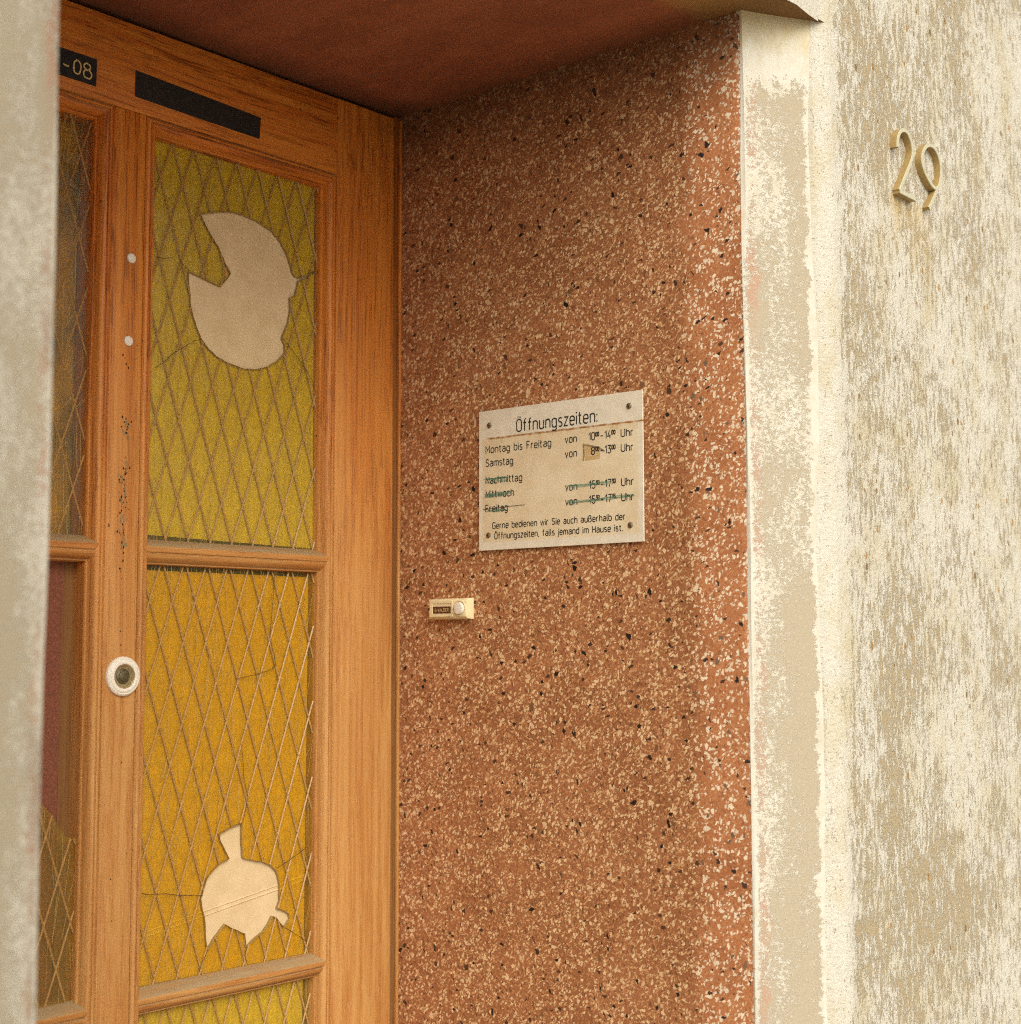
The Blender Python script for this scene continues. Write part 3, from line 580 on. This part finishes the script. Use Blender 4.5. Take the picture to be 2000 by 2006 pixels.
def pane(x0, x1, z0, z1, node, mat, holes, cracks, outline=None, label=None, seed=1):
    rnd = random.Random(seed); holes = [jag(h) for h in holes]
    outer = outline or [(x0, z0), (x1, z0), (x1, z1), (x0, z1)]
    vs, fs = poly_mesh(outer, holes, GT, 'pane_outline'); mb = MB()
    mb.add([(x, GY + GT / 2 - d, z) for x, z, d in vs], fs, 0)
    ok = lambda p: x0 < p[0] < x1 and z0 < p[1] < z1 and not any(inside(p, h) for h in holes) and (outline is None or inside(p, outline))
    def runs(a, c, step):
        n = max(1, int((c - a).length / step)); cur = None; out = []
        for i in range(n + 1):
            p = a.lerp(c, i / n)
            if ok((p.x, p.y)): cur = cur or p; last = p
            elif cur is not None: out.append((cur, last)); cur = None
        if cur is not None: out.append((cur, last))
        return [(p, q) for p, q in out if (q - p).length > step]
    slope = HZ / HX
    K = int((x1 - x0 + (z1 - z0) / slope) / (2 * HX)) + 3
    for sg in (1, -1):
        for k in range(-K, K + 1):
            xx = node[0] + 2 * HX * k; a = Vector((xx + sg * (z0 - node[1]) / slope, z0)); c = Vector((xx + sg * (z1 - node[1]) / slope, z1))
            for p, q in runs(a, c, 0.001):
                d = (q - p).normalized(); nn = Vector((-d.y, d.x)) * 0.0014; pr = 0.0013
                e = 0.00004 if sg > 0 else 0.0
                # low triangular rib pressed into the pane
                ra = [(p.x + nn.x, GY + 0.0002, p.y + nn.y), (p.x, GY - pr - e, p.y), (p.x - nn.x, GY + 0.0002, p.y - nn.y)]
                rb = [(q.x + nn.x, GY + 0.0002, q.y + nn.y), (q.x, GY - pr - e, q.y), (q.x - nn.x, GY + 0.0002, q.y - nn.y)]
                mb.rings([ra, rb], mi=1)
    # leaf-like veins inside each diamond
    nx = int((x1 - x0) / HX) + 4; nz = int((z1 - z0) / HZ) + 4
    ii0 = int((x0 - node[0]) / HX) - 1; jj0 = int((z0 - node[1]) / HZ) - 1
    for i in range(ii0, ii0 + nx):
        for j in range(jj0, jj0 + nz):
            if (i + j) % 2 == 0: continue
            c = Vector((node[0] + i * HX, node[1] + j * HZ)); fan = rnd.choice([-1, 1, 1]); lean = rnd.uniform(-0.10, 0.22)
            for t in range(rnd.randint(3, 5)):
                o = rnd.uniform(-0.85, 0.85); half = HZ * (1 - abs(o)) * rnd.uniform(0.6, 0.95); sh = rnd.uniform(-0.2, 0.2) * half
                m0 = c + Vector((o * HX, sh)); dv = Vector((lean + fan * o * 0.10 + rnd.uniform(-.05, .05), 1)).normalized() * half
                if rnd.random() < 0.12: dv = Vector((rnd.uniform(0.5, 0.9), 1)).normalized() * half * 0.5
                for p, q in runs(m0 - dv, m0 + dv, 0.0015):
                    d = (q - p).normalized(); nn = Vector((-d.y, d.x)) * rnd.uniform(0.00012, 0.00024)
                    mb.add([(p.x - nn.x, GY - 0.0003, p.y - nn.y), (p.x + nn.x, GY - 0.0003, p.y + nn.y), (q.x + nn.x, GY - 0.0003, q.y + nn.y), (q.x - nn.x, GY - 0.0003, q.y - nn.y)], [(0, 1, 2, 3)], 2)
    o = mb.build('glass_pane', [mat, M['ridge'], M['vein']], door, recalc=False)
    if label: o['label'] = label
    for cl in cracks:
        pts = []
        for a, c in zip(cl, cl[1:]):
            a, c = Vector(a), Vector(c); n = max(2, int((c - a).length / 0.004))
            for k in range(n): t = a.lerp(c, k / n); pts.append((t.x + rnd.uniform(-.0006, .0006), t.y + rnd.uniform(-.0006, .0006)))
        pts.append(cl[-1]); mc = MB(); L, Rr = ribbon(pts, 0.0011); k = len(pts)
        L = [p + (Vector(pts[i]) - p) * rnd.uniform(0, 0.8) for i, p in enumerate(L)]
        mc.add([(p.x, GY - 0.0017, p.y) for p in L] + [(p.x, GY - 0.0017, p.y) for p in Rr], [(i, i + 1, k + i + 1, k + i) for i in range(k - 1)]); mc.build('crack', M['crack'], o, recalc=False)
    if holes:
        for h in holes:  # broken rim seen edge on, in amber brown
            mc = MB(); n = len(h); rs = []
            for i in range(n):
                p = Vector(h[i]); d = (Vector(h[(i + 1) % n]) - Vector(h[i - 1])).normalized(); nn = Vector((-d.y, d.x)); wd = 0.00028 * rnd.uniform(0.4, 1.5)
                rs.append([(p.x - nn.x * wd, GY - 0.0003, p.y - nn.y * wd), (p.x + nn.x * 0.0002, GY - 0.0005, p.y + nn.y * 0.0002), (p.x + nn.x * 0.0002, GY + GT + .0004, p.y + nn.y * 0.0002), (p.x - nn.x * wd, GY + GT + .0004, p.y - nn.y * wd)])
            mc.rings(rs, closed_path=True, caps=False); mc.build('broken_rim', M['rim'], o, recalc=False)
    return o
I = 0.0214
zr = [(TIP[0] + 0.0105, RB - I), (TIP[1] + 0.0105, TIP[0] - 0.0226), (TIP[2] + 0.0205, TIP[1] - 0.0226)]
pane(XS[3] + I, XS[4] - I, *zr[0], (1.2479, 1.6184), M['glass_olive'], [HOLE1], CR1, label='mustard glass pane with a large round hole showing cardboard', seed=3)
pane(XS[3] + I, XS[4] - I, *zr[1], (1.2618, 1.3192), M['glass_amber'], [HOLE2], CR2, label='deep amber glass pane with a bell shaped hole low down', seed=4)
pane(XS[3] + I, XS[4] - I, *zr[2], (1.2427, 0.74), M['glass_olive'], [], [], seed=5)
pane(XS[1] + I, XS[2] - I, *zr[0], (1.0859, 2.0568), M['glass_dark'], [], [], label='dark unbroken glass pane', seed=6)
SH = [(XS[1] + I, zr[1][0]), (XS[2] - I, zr[1][0]), (XS[2] - I, 1.185), (1.0950, 1.1835), (1.0856, 1.1878), (1.0774, 1.1999), (1.0679, 1.2143), (1.0586, 1.2229), (1.0527, 1.229), (1.03, 1.245), (0.99, 1.238), (0.95, 1.26), (0.90, 1.235), (0.86, 1.25), (XS[1] + I, 1.23)]
pane(XS[1] + I, XS[2] - I, *zr[1], (1.0780, 1.1350), M['glass_amber'], [], [], outline=SH, label='lower remnant of a smashed amber pane', seed=7)
pane(XS[1] + I, XS[2] - I, *zr[2], (1.0780, 0.70), M['glass_dark'], [], [], seed=8)

# sheets behind the glass
def sheet(name, outline, y, th, mat, label, cat, group=None, creases=()):
    xs_ = [p[0] for p in outline]; zs = [p[1] for p in outline]
    root = empty(name, ((min(xs_) + max(xs_)) / 2, y, min(zs)), label, cat, group)
    mb = MB(); n = len(outline)
    mb.rings([[(x, y, z) for x, z in outline], [(x, y + th, z) for x, z in outline]]); mb.build('board', mat, root)
    for a, c in creases:
        cm = MB()
        for dz in (0.003, -0.003):
            p = Vector((a[0], a[1] + dz)); q = Vector((c[0], c[1] + dz)); ra = []; rb = []
            for dd, yy in ((0.0016, 0.0002), (0, -0.0011), (-0.0016, 0.0002)):
                ra.append((p.x, y + yy, p.y + dd)); rb.append((q.x, y + yy, q.y + dd))
            cm.rings([ra, rb])
        cm.build('crease', mat, root)
    return root
CY = DY + 0.0227
sheet('cardboard_sheet', [(1.1880, 1.5690), (1.4930, 1.5640), (1.4895, 2.12), (1.1880, 2.12)], CY, 0.003, M['card'], 'brown cardboard sheet behind the upper pane, bare through its round hole', 'cardboard', 'cardboard behind the broken panes')
sheet('cardboard_sheet', [(1.1880, 0.983), (1.4835, 0.983), (1.4855, 1.522), (1.1880, 1.522)], CY, 0.003, M['card'], 'creased cardboard sheet behind the middle pane, bare through its bell shaped hole', 'cardboard', 'cardboard behind the broken panes', [((1.1882, 1.0455), (1.4834, 1.0905)), ])
sheet('cardboard_sheet', [(1.1880, 0.41), (1.4820, 0.41), (1.4820, 0.955), (1.1880, 0.955)], CY, 0.003, M['card'], 'cardboard sheet covered by unbroken glass at the bottom edge of the photo', 'cardboard', 'cardboard behind the broken panes')
sheet('red_board', [(0.79, 0.97), (1.0800, 0.97), (1.0830, 1.535), (0.79, 1.535)], DY + 0.031, 0.006, M['red'], 'dull red board behind the smashed pane beside the light pillar', 'board')
sheet('brown_edge_strip', [(1.0838, 0.97), (1.118, 0.97), (1.118, 1.535), (1.0838, 1.535)], DY + 0.034, 0.01, M['wood_dark'], 'dark brown strip at the right edge of the red board', 'batten')  # dark strip along the right side of the board
sheet('brown_backing_strip', [(1.1880, 1.545), (1.505, 1.545), (1.505, 1.575), (1.1880, 1.575)], DY + 0.0315, 0.006, M['wood_dark'], 'narrow dark strip below the upper cardboard sheet', 'batten')

sheet('added_backing', [(0.70, 1.50), (1.20, 1.50), (1.20, 2.16), (0.70, 2.16)], DY + 0.050, 0.004, M['murk'], 'added brown backing that lends the dark upper pane by the pillar its murky tone', 'added backing')  # invented sheet, put in to give the pane its olive murk

for za, zb, lb in ((0.985, 1.528, 'dark brown strip at the right edge of the creased cardboard sheet'), (1.576, 2.104, 'dark strip standing in for the pane edge shadow beside the upper cardboard sheet'), (0.41, 0.954, 'dark brown strip at the right edge of the lowest cardboard sheet')):
    sheet('brown_edge_strip', [(1.4770, za), (1.5120, za), (1.5120, zb), (1.4770, zb)], DY + 0.0312, 0.006, M['wood_dark'], lb, 'batten')  # dark strips; the upper one puts the pane edge shadow into its colour

# lock
lk = Vector((1.1528, DY, 1.3835))
def lathe(profile, centre, axis_y=True, n=40):
    rs = []
    for r, d in profile:
        rs.append([(centre.x + r * math.cos(2 * math.pi * i / n), centre.y - d, centre.z + r * math.sin(2 * math.pi * i / n)) for i in range(n)])
    return rs
lo = MB().rings(lathe([(0.0252, -0.003), (0.0252, 0.0022), (0.0246, 0.0034), (0.0225, 0.0046), (0.0215, 0.0044), (0.0200, 0.0058), (0.0178, 0.0062), (0.0160, 0.0054), (0.0152, 0.0046), (0.0150, 0.0036)], lk), caps=False).build('lock_rosette', M['white'], door, smooth=True)
MB().rings(lathe([(0.0156, 0.0052), (0.0143, 0.0046), (0.0139, 0.0036), (0.0132, 0.0034), (0.0128, 0.0022), (0.0120, 0.0021), (0.0116, 0.0010), (0.0104, 0.0009)], lk), caps=False).build('lock_collar', M['brass'], lo, smooth=True)
MB().rings(lathe([(0.0110, 0.0007), (0.0098, 0.0009), (0.0090, 0.0018), (0.0070, 0.0022), (0.0060, 0.0036), (0.0046, 0.0041), (0.0005, 0.0042)], lk)).build('lock_cylinder', M['steel'], lo, smooth=True)

# worm holes and old filler down the middle stile
rnd = random.Random(11); mh = MB(); mf = MB()
def blob(mb, x, z, r, y, asp=1.6):
    n = 9; a0 = rnd.random() * 6
    ring = [(x + r * math.cos(a0 + 2 * math.pi * i / n) * rnd.uniform(0.6, 1.15), y, z + asp * r * math.sin(a0 + 2 * math.pi * i / n) * rnd.uniform(0.6, 1.15)) for i in range(n)]
    mb.add([(x, y, z)] + ring, [(0, i + 1, (i + 1) % n + 1) for i in range(n)])
for (x, z), n in zip([(1.1483, 1.7955), (1.1515, 1.7813), (1.1504, 1.7105), (1.1521, 1.6985), (1.1518, 1.6525), (1.1465, 1.6352), (1.1484, 1.6161), (1.1488, 1.6017), (1.1465, 1.5799), (1.1469, 1.5632), (1.1514, 1.5515), (1.148, 1.5155), (1.147, 1.4442)], [3, 2, 6, 6, 7, 12, 12, 6, 6, 8, 5, 4, 3]):
    for k in range(n): blob(mh, x + rnd.gauss(0, 0.0038), z + rnd.gauss(0, 0.008), rnd.uniform(0.0004, 0.0013), DY + 0.0003 - 0.00001 * k)
    if n > 4:
        for k in range(3): blob(mf, x + rnd.gauss(0, 0.003), z + rnd.gauss(0, 0.007), rnd.uniform(0.001, 0.002), DY + 0.00042 + 0.00001 * k, 2.2)
for k in range(26): blob(mh, rnd.uniform(1.126, 1.181), rnd.uniform(0.9, 2.1), rnd.uniform(0.0003, 0.0008), DY + 0.00035)
o = mh.build('worm_holes', M['hole'], door, recalc=False); o['kind'] = 'stuff'
o = mf.build('filler_patches', M['filler'], door, recalc=False); o['kind'] = 'stuff'

# drawing pins
for (x, z), lb in (((1.1532, 1.9283), 'upper of the two white round pins on the middle stile'), ((1.1512, 1.8180), 'lower of the two white round pins on the middle stile')):
    c = Vector((x, DY, z)); o = MB().rings(lathe([(0.0066, -0.001), (0.0067, 0.0004), (0.0062, 0.0014), (0.0045, 0.0021), (0.002, 0.0025), (0.0001, 0.0026)], c, n=24)).build('drawing_pin', M['white'], None, smooth=True)
    me = o.data
    for v in me.vertices: v.co -= c
    o.location = c; tag(o, lb, 'pin', 'white pins on the door stile')

# black label strips on the top rail
def strip_label(pts, label):
    x = sum(p[0] for p in pts) / 4; z = min(p[1] for p in pts); root = empty('label_strip', (x, DY, z), label, 'label strip', 'black label strips on the top rail')
    n = 8; top = [Vector(pts[0]).lerp(Vector(pts[1]), i / n) for i in range(n + 1)]; bot = [Vector(pts[3]).lerp(Vector(pts[2]), i / n) for i in range(n + 1)]
    mb = MB(); th = [0.0006] * (n + 1)
    vs = [(p.x, DY - th[i], p.y) for i, p in enumerate(top)] + [(p.x, DY - th[i], p.y) for i, p in enumerate(bot)]
    k = n + 1; vs += [(x_, DY - 0.0001, z_) for x_, y_, z_ in vs]
    fs = [(i, i + 1, k + i + 1, k + i) for i in range(n)] + [(2 * k + i, 3 * k + i, 3 * k + i + 1, 2 * k + i + 1) for i in range(n)] + [(i, 2 * k + i, 2 * k + i + 1, i + 1) for i in range(n)] + [(k + i, k + i + 1, 3 * k + i + 1, 3 * k + i) for i in range(n)] + [(0, k, 3 * k, 2 * k), (n, 2 * k + n, 3 * k + n, k + n)]
    mb.add(vs, fs); mb.build('tape', M['black'], root); return root
strip_label([(1.1539, 2.1825), (1.3667, 2.1745), (1.3648, 2.1426), (1.1534, 2.1464)], 'blank black label strip on the top rail, over the right hand pane')
lr = strip_label([(0.88, 2.1800), (1.0944, 2.1790), (1.0938, 2.1428), (0.88, 2.1440)], 'black label strip with hand lettered cream figures 08, beside the light pillar')
mb = MB(); rr = random.Random(2)
def hand(pts):
    pts = [(x + rr.uniform(-.0005, .0005), z + rr.uniform(-.0005, .0005)) for x, z in pts]
    L, Rr = ribbon(pts, 0.0019); k = len(L); NOFF[0] = (NOFF[0] + 1) % 7; y = DY - 0.0008 - NOFF[0] * 0.00002
    mb.add([(p.x, y, p.y) for p in L] + [(p.x, y, p.y) for p in Rr], [(i, i + 1, k + i + 1, k + i) for i in range(k - 1)])
hand([(1.0440, 2.1585), (1.0485, 2.1582), (1.0528, 2.1577)])
hand(A(1.0650, 2.1602, 0.0053, 0.0090, 80, 445, 18)); hand(A(1.0795, 2.1650, 0.0046, 0.0042, 70, 430, 14)); hand(A(1.0805, 2.1552, 0.0064, 0.0056, 80, 440, 16))
mb.build('lettering', M['cream_ink'], lr, recalc=False)

# ---------------------------------------------------------------- opening hours sign on the reveal
SY, SZ, SX = 1.4893, 1.7642, JX - 0.0032
sign = empty('opening_hours_sign', (JX, SY - 0.148, SZ - 0.2045), 'stained white opening hours plate screwed to the terrazzo reveal', 'sign')
def s3(x, y, n): return (SX - 0.0018 - 0.00025 - n, SY - x, SZ + y)
MB().box((SX - 0.0018, SY - 0.2965, SZ - 0.2045), (SX, SY, SZ)).build('plate', M['sign'], sign, bevel=0.0004)
L = lambda a: a / 1000
def line(items, wt):
    mb = MB()
    for it in items: text(mb, it[0], L(it[1]), L(it[2]) if it[2] else None, L(it[3]), L(it[4]), wt, s3)
    mb.build('lettering', M['ink'], sign, recalc=False)
line([('Öffnungszeiten:', 73.5, 219.5, -36.0, 17.6)], 0.0019)
def hours(y, a, sa, bq, sb, xa):
    return [('von', 163.0, 183.2, y, 10.2), (a, xa, 215.0, y, 10.3), (sa, 216.6, 222.3, y + 4.6, 5.4), ('-', 225.0, 229.4, y, 10.2), (bq, 232.6, 242.6, y, 10.3), (sb, 244.2, 250.2, y + 4.8, 5.4), ('Uhr', 260.2, 280.2, y, 10.2)]
def hour_line(h): line(h[:1], 0.0014); line(h[1:-1], 0.0014); line(h[-1:], 0.0014)
line([('Montag bis Freitag', 14, 137, -62.4, 10.4)], 0.0014); hour_line(hours(-60.5, '10', '00', '14', '00', 204.6))
line([('Samstag', 14, 65.8, -82.0, 10.4)], 0.0014); hour_line(hours(-80.8, '8', '00', '13', '00', 209.0))
line([('Nachmittag', 14, 83, -107.4, 10.4)], 0.0014)
line([('Mittwoch', 14, 67.4, -127.9, 10.4)], 0.0014); hour_line(hours(-127.4, '15', '30', '17', '30', 205.0))
line([('Freitag', 13.6, 55.6, -148.8, 10.4)], 0.0014); hour_line(hours(-148.0, '15', '30', '17', '15', 205.0))
line([('Gerne bedienen wir Sie auch außerhalb der', 27, 265.8, -173.5, 8.9)], 0.0013); line([('Öffnungszeiten, falls jemand im Hause ist.', 31, 261.5, -188.5, 8.9)], 0.0013)
# green marker crossings-out
rp = random.Random(5)
for k, (x0, x1, y, wd, cnt, sl) in enumerate([(9, 66, -103.0, 1.8, 4, 0.02), (9, 66, -124.5, 2.0, 4, 0.03), (10, 56, -145.5, 1.5, 3, 0.0), (162, 252, -122.2, 1.7, 3, 0.01), (166, 285, -144.3, 1.6, 3, 0.03)]):
    mb = MB()
    for c in range(cnt):
        a = x0 + rp.uniform(0, 8); bq = x1 - rp.uniform(0, 14); yy = y + rp.uniform(-2.6, 2.6)
        pts = [(L(a + (bq - a) * i / 10), L(yy + sl * (bq - a) * i / 10 + 0.7 * math.sin(i * 0.9 + c))) for i in range(11)]
        Lf, Rr = ribbon(pts, L(wd)); q = len(Lf); n = 0.00012 + 0.00003 * c + 0.00015 * (k % 2)
        mb.add([s3(p.x, p.y, n) for p in Lf] + [s3(p.x, p.y, n) for p in Rr], [(i, i + 1, q + i + 1, q + i) for i in range(q - 1)])
    mb.build('marker_strokes', M['pen'], sign, recalc=False)
mb = MB(); Lf, Rr = ribbon([(L(9), L(-144.6)), (L(30), L(-144.0)), (L(60), L(-142.8)), (L(89), L(-142.4))], 0.0007); mb.add([s3(p.x, p.y, 0.0004) for p in Lf] + [s3(p.x, p.y, 0.0004) for p in Rr], [(i, i + 1, 5 + i, 4 + i) for i in range(3)]); mb.build('pen_line', M['ink'], sign, recalc=False)
tp = [(194.0, -64.6), (206, -67.4), (223.5, -73.0), (224.4, -87.6), (197.6, -88.4), (195, -76)]
mb = MB(); mb.add([s3(L(x), L(y), -0.00012) for x, y in tp], [tuple(range(6))]); mb.build('tape_remnant', M['old_tape'], sign, recalc=False)
mb = MB()
for seg in ([(194, -65), (206, -67.8), (222, -72), (232, -78)], [(195, -66), (195.6, -78), (194.6, -88)]):
    Lf, Rr = ribbon([(L(x), L(y)) for x, y in seg], 0.0026); q = len(Lf); mb.add([s3(p.x, p.y, -0.00006) for p in Lf] + [s3(p.x, p.y, -0.00006) for p in Rr], [(i, i + 1, q + i + 1, q + i) for i in range(q - 1)])
mb.build('tape_residue', M['old_tape_edge'], sign, recalc=False)
for x, y, a in ((20.8, -21.7, 20), (274.1, -19.8, 70), (19.0, -182.5, 120), (274.6, -181.5, 45)):
    mb = MB(); c = Vector(s3(L(x), L(y), 0)); rs = []
    for r, d in ((0.0042, -0.0003), (0.0041, 0.0006), (0.0032, 0.0014), (0.0016, 0.0018), (0.0001, 0.0019)):
        rs.append([(c.x - d, c.y + r * math.cos(2 * math.pi * i / 20), c.z + r * math.sin(2 * math.pi * i / 20)) for i in range(20)])
    mb.rings(rs); so_ = mb.build('screw', M['screw'], sign, smooth=True)
    sl = MB(); t = Vector((0, math.cos(rad(a)), math.sin(rad(a)))); n2 = Vector((0, -t.z, t.y)); xx = Vector((-0.00205, 0, 0))
    sl.add([c + xx + t * 0.0030 + n2 * 0.0005, c + xx + t * 0.0030 - n2 * 0.0005, c + xx - t * 0.0030 - n2 * 0.0005, c + xx - t * 0.0030 + n2 * 0.0005], [(0, 1, 2, 3)]); sl.build('slot', M['hole'], so_, recalc=False)

# ---------------------------------------------------------------- doorbell
BY0, BY1, BZ0, BZ1, BP = 1.5835, 1.5035, 1.4605, 1.4918, 0.0165
bell = empty('doorbell', (JX, (BY0 + BY1) / 2, BZ0), 'ivory plastic doorbell with round button and brown name card', 'doorbell')
mb = MB(); rs = []
for p, ins in ((0.0, 0.0), (0.003, 0.0), (0.0128, 0.0014), (BP, 0.0042)):
    i2 = ins; rs.append([(JX - p, BY0 - i2, BZ0 + i2), (JX - p, BY1 + (i2 if p < BP else 0.0008), BZ0 + i2), (JX - p, BY1 + (i2 if p < BP else 0.0008), BZ1 - i2), (JX - p, BY0 - i2, BZ1 - i2)])
mb.rings(rs); hs_ = mb.build('housing', M['ivory'], bell, bevel=0.0006, smooth=True)
FX = JX - BP
def bell_c(y, z): return Vector((FX, y, z))
def lathe_x(profile, c, n=32): return [[(c.x - d, c.y + r * math.cos(2 * math.pi * i / n), c.z + r * math.sin(2 * math.pi * i / n)) for i in range(n)] for r, d in profile]
bc = bell_c(1.5165, 1.4762)
MB().rings(lathe_x([(0.0122, -0.001), (0.0122, 0.0008), (0.0112, 0.0014), (0.0100, 0.0008), (0.0096, -0.0006)], bc), caps=False).build('button_collar', M['ivory'], bell, smooth=True)
MB().rings(lathe_x([(0.0088, -0.001), (0.0088, 0.0036), (0.0082, 0.0046), (0.0060, 0.0050), (0.0001, 0.0050)], bc)).build('button', M['white'], bell, smooth=True)
fr = MB()
y0, y1, z0, z1 = 1.5765, 1.5305, 1.4648, 1.4880
for (a0, a1, c0, c1) in ((y0, y1, z1 - 0.004, z1), (y0, y1, z0, z0 + 0.004), (y0, y0 - 0.005, z0 + 0.004, z1 - 0.004), (y1 + 0.003, y1, z0 + 0.004, z1 - 0.004)):
    fr.box((FX - 0.0012, min(a0, a1), c0), (FX + 0.001, max(a0, a1), c1))
fr.build('card_frame', M['ivory'], bell)
nc = MB().box((FX - 0.0004, 1.5335, 1.4690), (FX + 0.001, 1.5715, 1.4838)).build('name_card', M['ivory'], bell)
nc2 = MB().box((FX - 0.0008, 1.5345, 1.4694), (FX + 0.0005, 1.5700, 1.4795)).build('name_plate', M['maroon'], bell)
text(MB(), 'G.VALDER', 0.0040, 0.0315, 1.4720, 0.0046, 0.0006, lambda x, y, n: (FX - 0.00095 - n, 1.5700 - x, y)).build('lettering', M['cream_ink'], nc2, recalc=False)
for y_ in (1.5785, 1.5282):
    MB().rings(lathe_x([(0.0018, -0.0005), (0.0018, 0.0003), (0.0009, 0.0006), (0.0001, 0.0006)], bell_c(y_, 1.4760), 14)).build('screw', M['hole'], bell, smooth=True)

# ---------------------------------------------------------------- house number
TWO = [(1.9409, 2.1215), (1.9412, 2.1283), (1.9441, 2.1383), (1.9507, 2.1468), (1.9599, 2.1517), (1.9707, 2.152), (1.9795, 2.1466), (1.9859, 2.138), (1.9885, 2.1283), (1.9871, 2.1194), (1.9821, 2.1105), (1.9713, 2.096), (1.9578, 2.0784), (1.9435, 2.0595)]
TWOB = [(1.9428, 2.0588), (1.9674, 2.0583), (1.9935, 2.0580)]
NINE = [(2.0168, 2.1233), (2.0212, 2.1348), (2.0312, 2.1451), (2.0428, 2.1507), (2.0562, 2.1514), (2.0693, 2.145), (2.0773, 2.1338), (2.0798, 2.1212), (2.0776, 2.1074), (2.071, 2.0945), (2.062, 2.0889), (2.0488, 2.0902), (2.0341, 2.0989), (2.0234, 2.1076), (2.0183, 2.1168)]
TAIL = [(2.0645, 2.0885), (2.0535, 2.0739), (2.0362, 2.0544)]
def smooth2(pts, closed=False, it=2):
    for _ in range(it):
        out = []; n = len(pts)
        for i in range(n if closed else n - 1):
            p = Vector(pts[i]); q = Vector(pts[(i + 1) % n]); out += [tuple(p.lerp(q, 0.25)), tuple(p.lerp(q, 0.75))]
        pts = out if closed else [pts[0]] + out[1:-1] + [pts[-1]]
    return pts
def band(mb, pts, closed=False, w=0.0058, d0=0.0105, sink=0.004):
    if closed: pts = pts + [pts[0], pts[1]]
    Lf, Rr = ribbon(pts, w)
    if closed: Lf, Rr = Lf[1:-1] + [Lf[1]], Rr[1:-1] + [Rr[1]]
    rs = []
    for a, c in zip(Lf, Rr):
        m_ = (a + c) / 2; a2 = a.lerp(m_, 0.18); c2 = c.lerp(m_, 0.18)
        rs.append([(a.x, FY + sink, a.y), (a.x, FY - d0 + 0.001, a.y), (a2.x, FY - d0, a2.y), (c2.x, FY - d0, c2.y), (c.x, FY - d0 + 0.001, c.y), (c.x, FY + sink, c.y)])
    k0 = len(mb.f); mb.rings(rs, closed_ring=True)
    for i, f in enumerate(mb.f[k0:]):
        ys = [mb.v[v].y for v in f]; 
        if max(ys) < FY - d0 + 0.0012: mb.mi[k0 + i] = 1
def number(name, strokes, loc, label):
    root = empty(name, loc, label, 'house number', 'house number digits on the roughcast wall'); mb = MB()
    for i, (p, cl) in enumerate(strokes): band(mb, p, cl, d0=0.0105 - 0.0002 * i)
    mb.build('digit', [M['number'], M['number_face']], root, smooth=True); return root
number('house_number', [(smooth2(TWO), False), (TWOB, False)], (1.966, FY, 2.055), 'ochre house number digit 2 on the flaking roughcast wall')
number('house_number', [(smooth2(NINE, True), True), (TAIL, False)], (2.05, FY, 2.05), 'ochre house number digit 9 with a straight tail on the roughcast wall')

# ---------------------------------------------------------------- cobwebs under the soffit
rw = random.Random(21); mb = MB()
def strand(p, q, sag, r=0.00011):
    p, q = Vector(p), Vector(q); rs = []
    side = (q - p).cross(Vector((0, 0, 1))); side = side.normalized() if side.length > 1e-6 else Vector((1, 0, 0))
    for i in range(7):
        t = i / 6; c = p.lerp(q, t) + Vector((0, 0, -sag * 4 * t * (1 - t))) + Vector((rw.uniform(-1, 1), rw.uniform(-1, 1), rw.uniform(-1, 1))) * 0.0006
        rs.append([c + side * r, c + Vector((0, 0, r)), c - side * r])
    mb.rings(rs)
for k in range(26):
    x = rw.uniform(0.95, 1.64); strand((x, DY - 0.001, 2.2425 - rw.uniform(0, 0.006)), (x + rw.uniform(-.02, .02), DY - rw.uniform(0.004, 0.03), CZ - 0.002), rw.uniform(0, 0.003))
for k in range(30):
    y = DY - abs(rw.gauss(0, 0.14)); strand((JX - 0.001, y, CZ - rw.uniform(0.006, 0.035)), (JX - rw.uniform(0.008, 0.05), y + rw.uniform(-.02, .02), CZ - 0.003), rw.uniform(0, 0.003))
for k in range(24): strand((1.6 + rw.uniform(0, .045), DY - 0.002, 2.235 - rw.uniform(0, 0.02)), (JX - 0.001, DY - rw.uniform(0.005, 0.05), 2.24 - rw.uniform(0, 0.05)), 0.003)
for k in range(40):
    x = rw.uniform(XS[3] + I, XS[4] - I); strand((x, GY - 0.002, RB - 0.0225), (x + rw.uniform(-.008, .008), DY + 0.012, RB - 0.0215), 0.001, 0.00016)
o = mb.build('cobweb', M['web'], None); tag(o, 'dusty cobwebs along the dark joint between soffit, door and reveal', 'cobweb', kind='stuff')
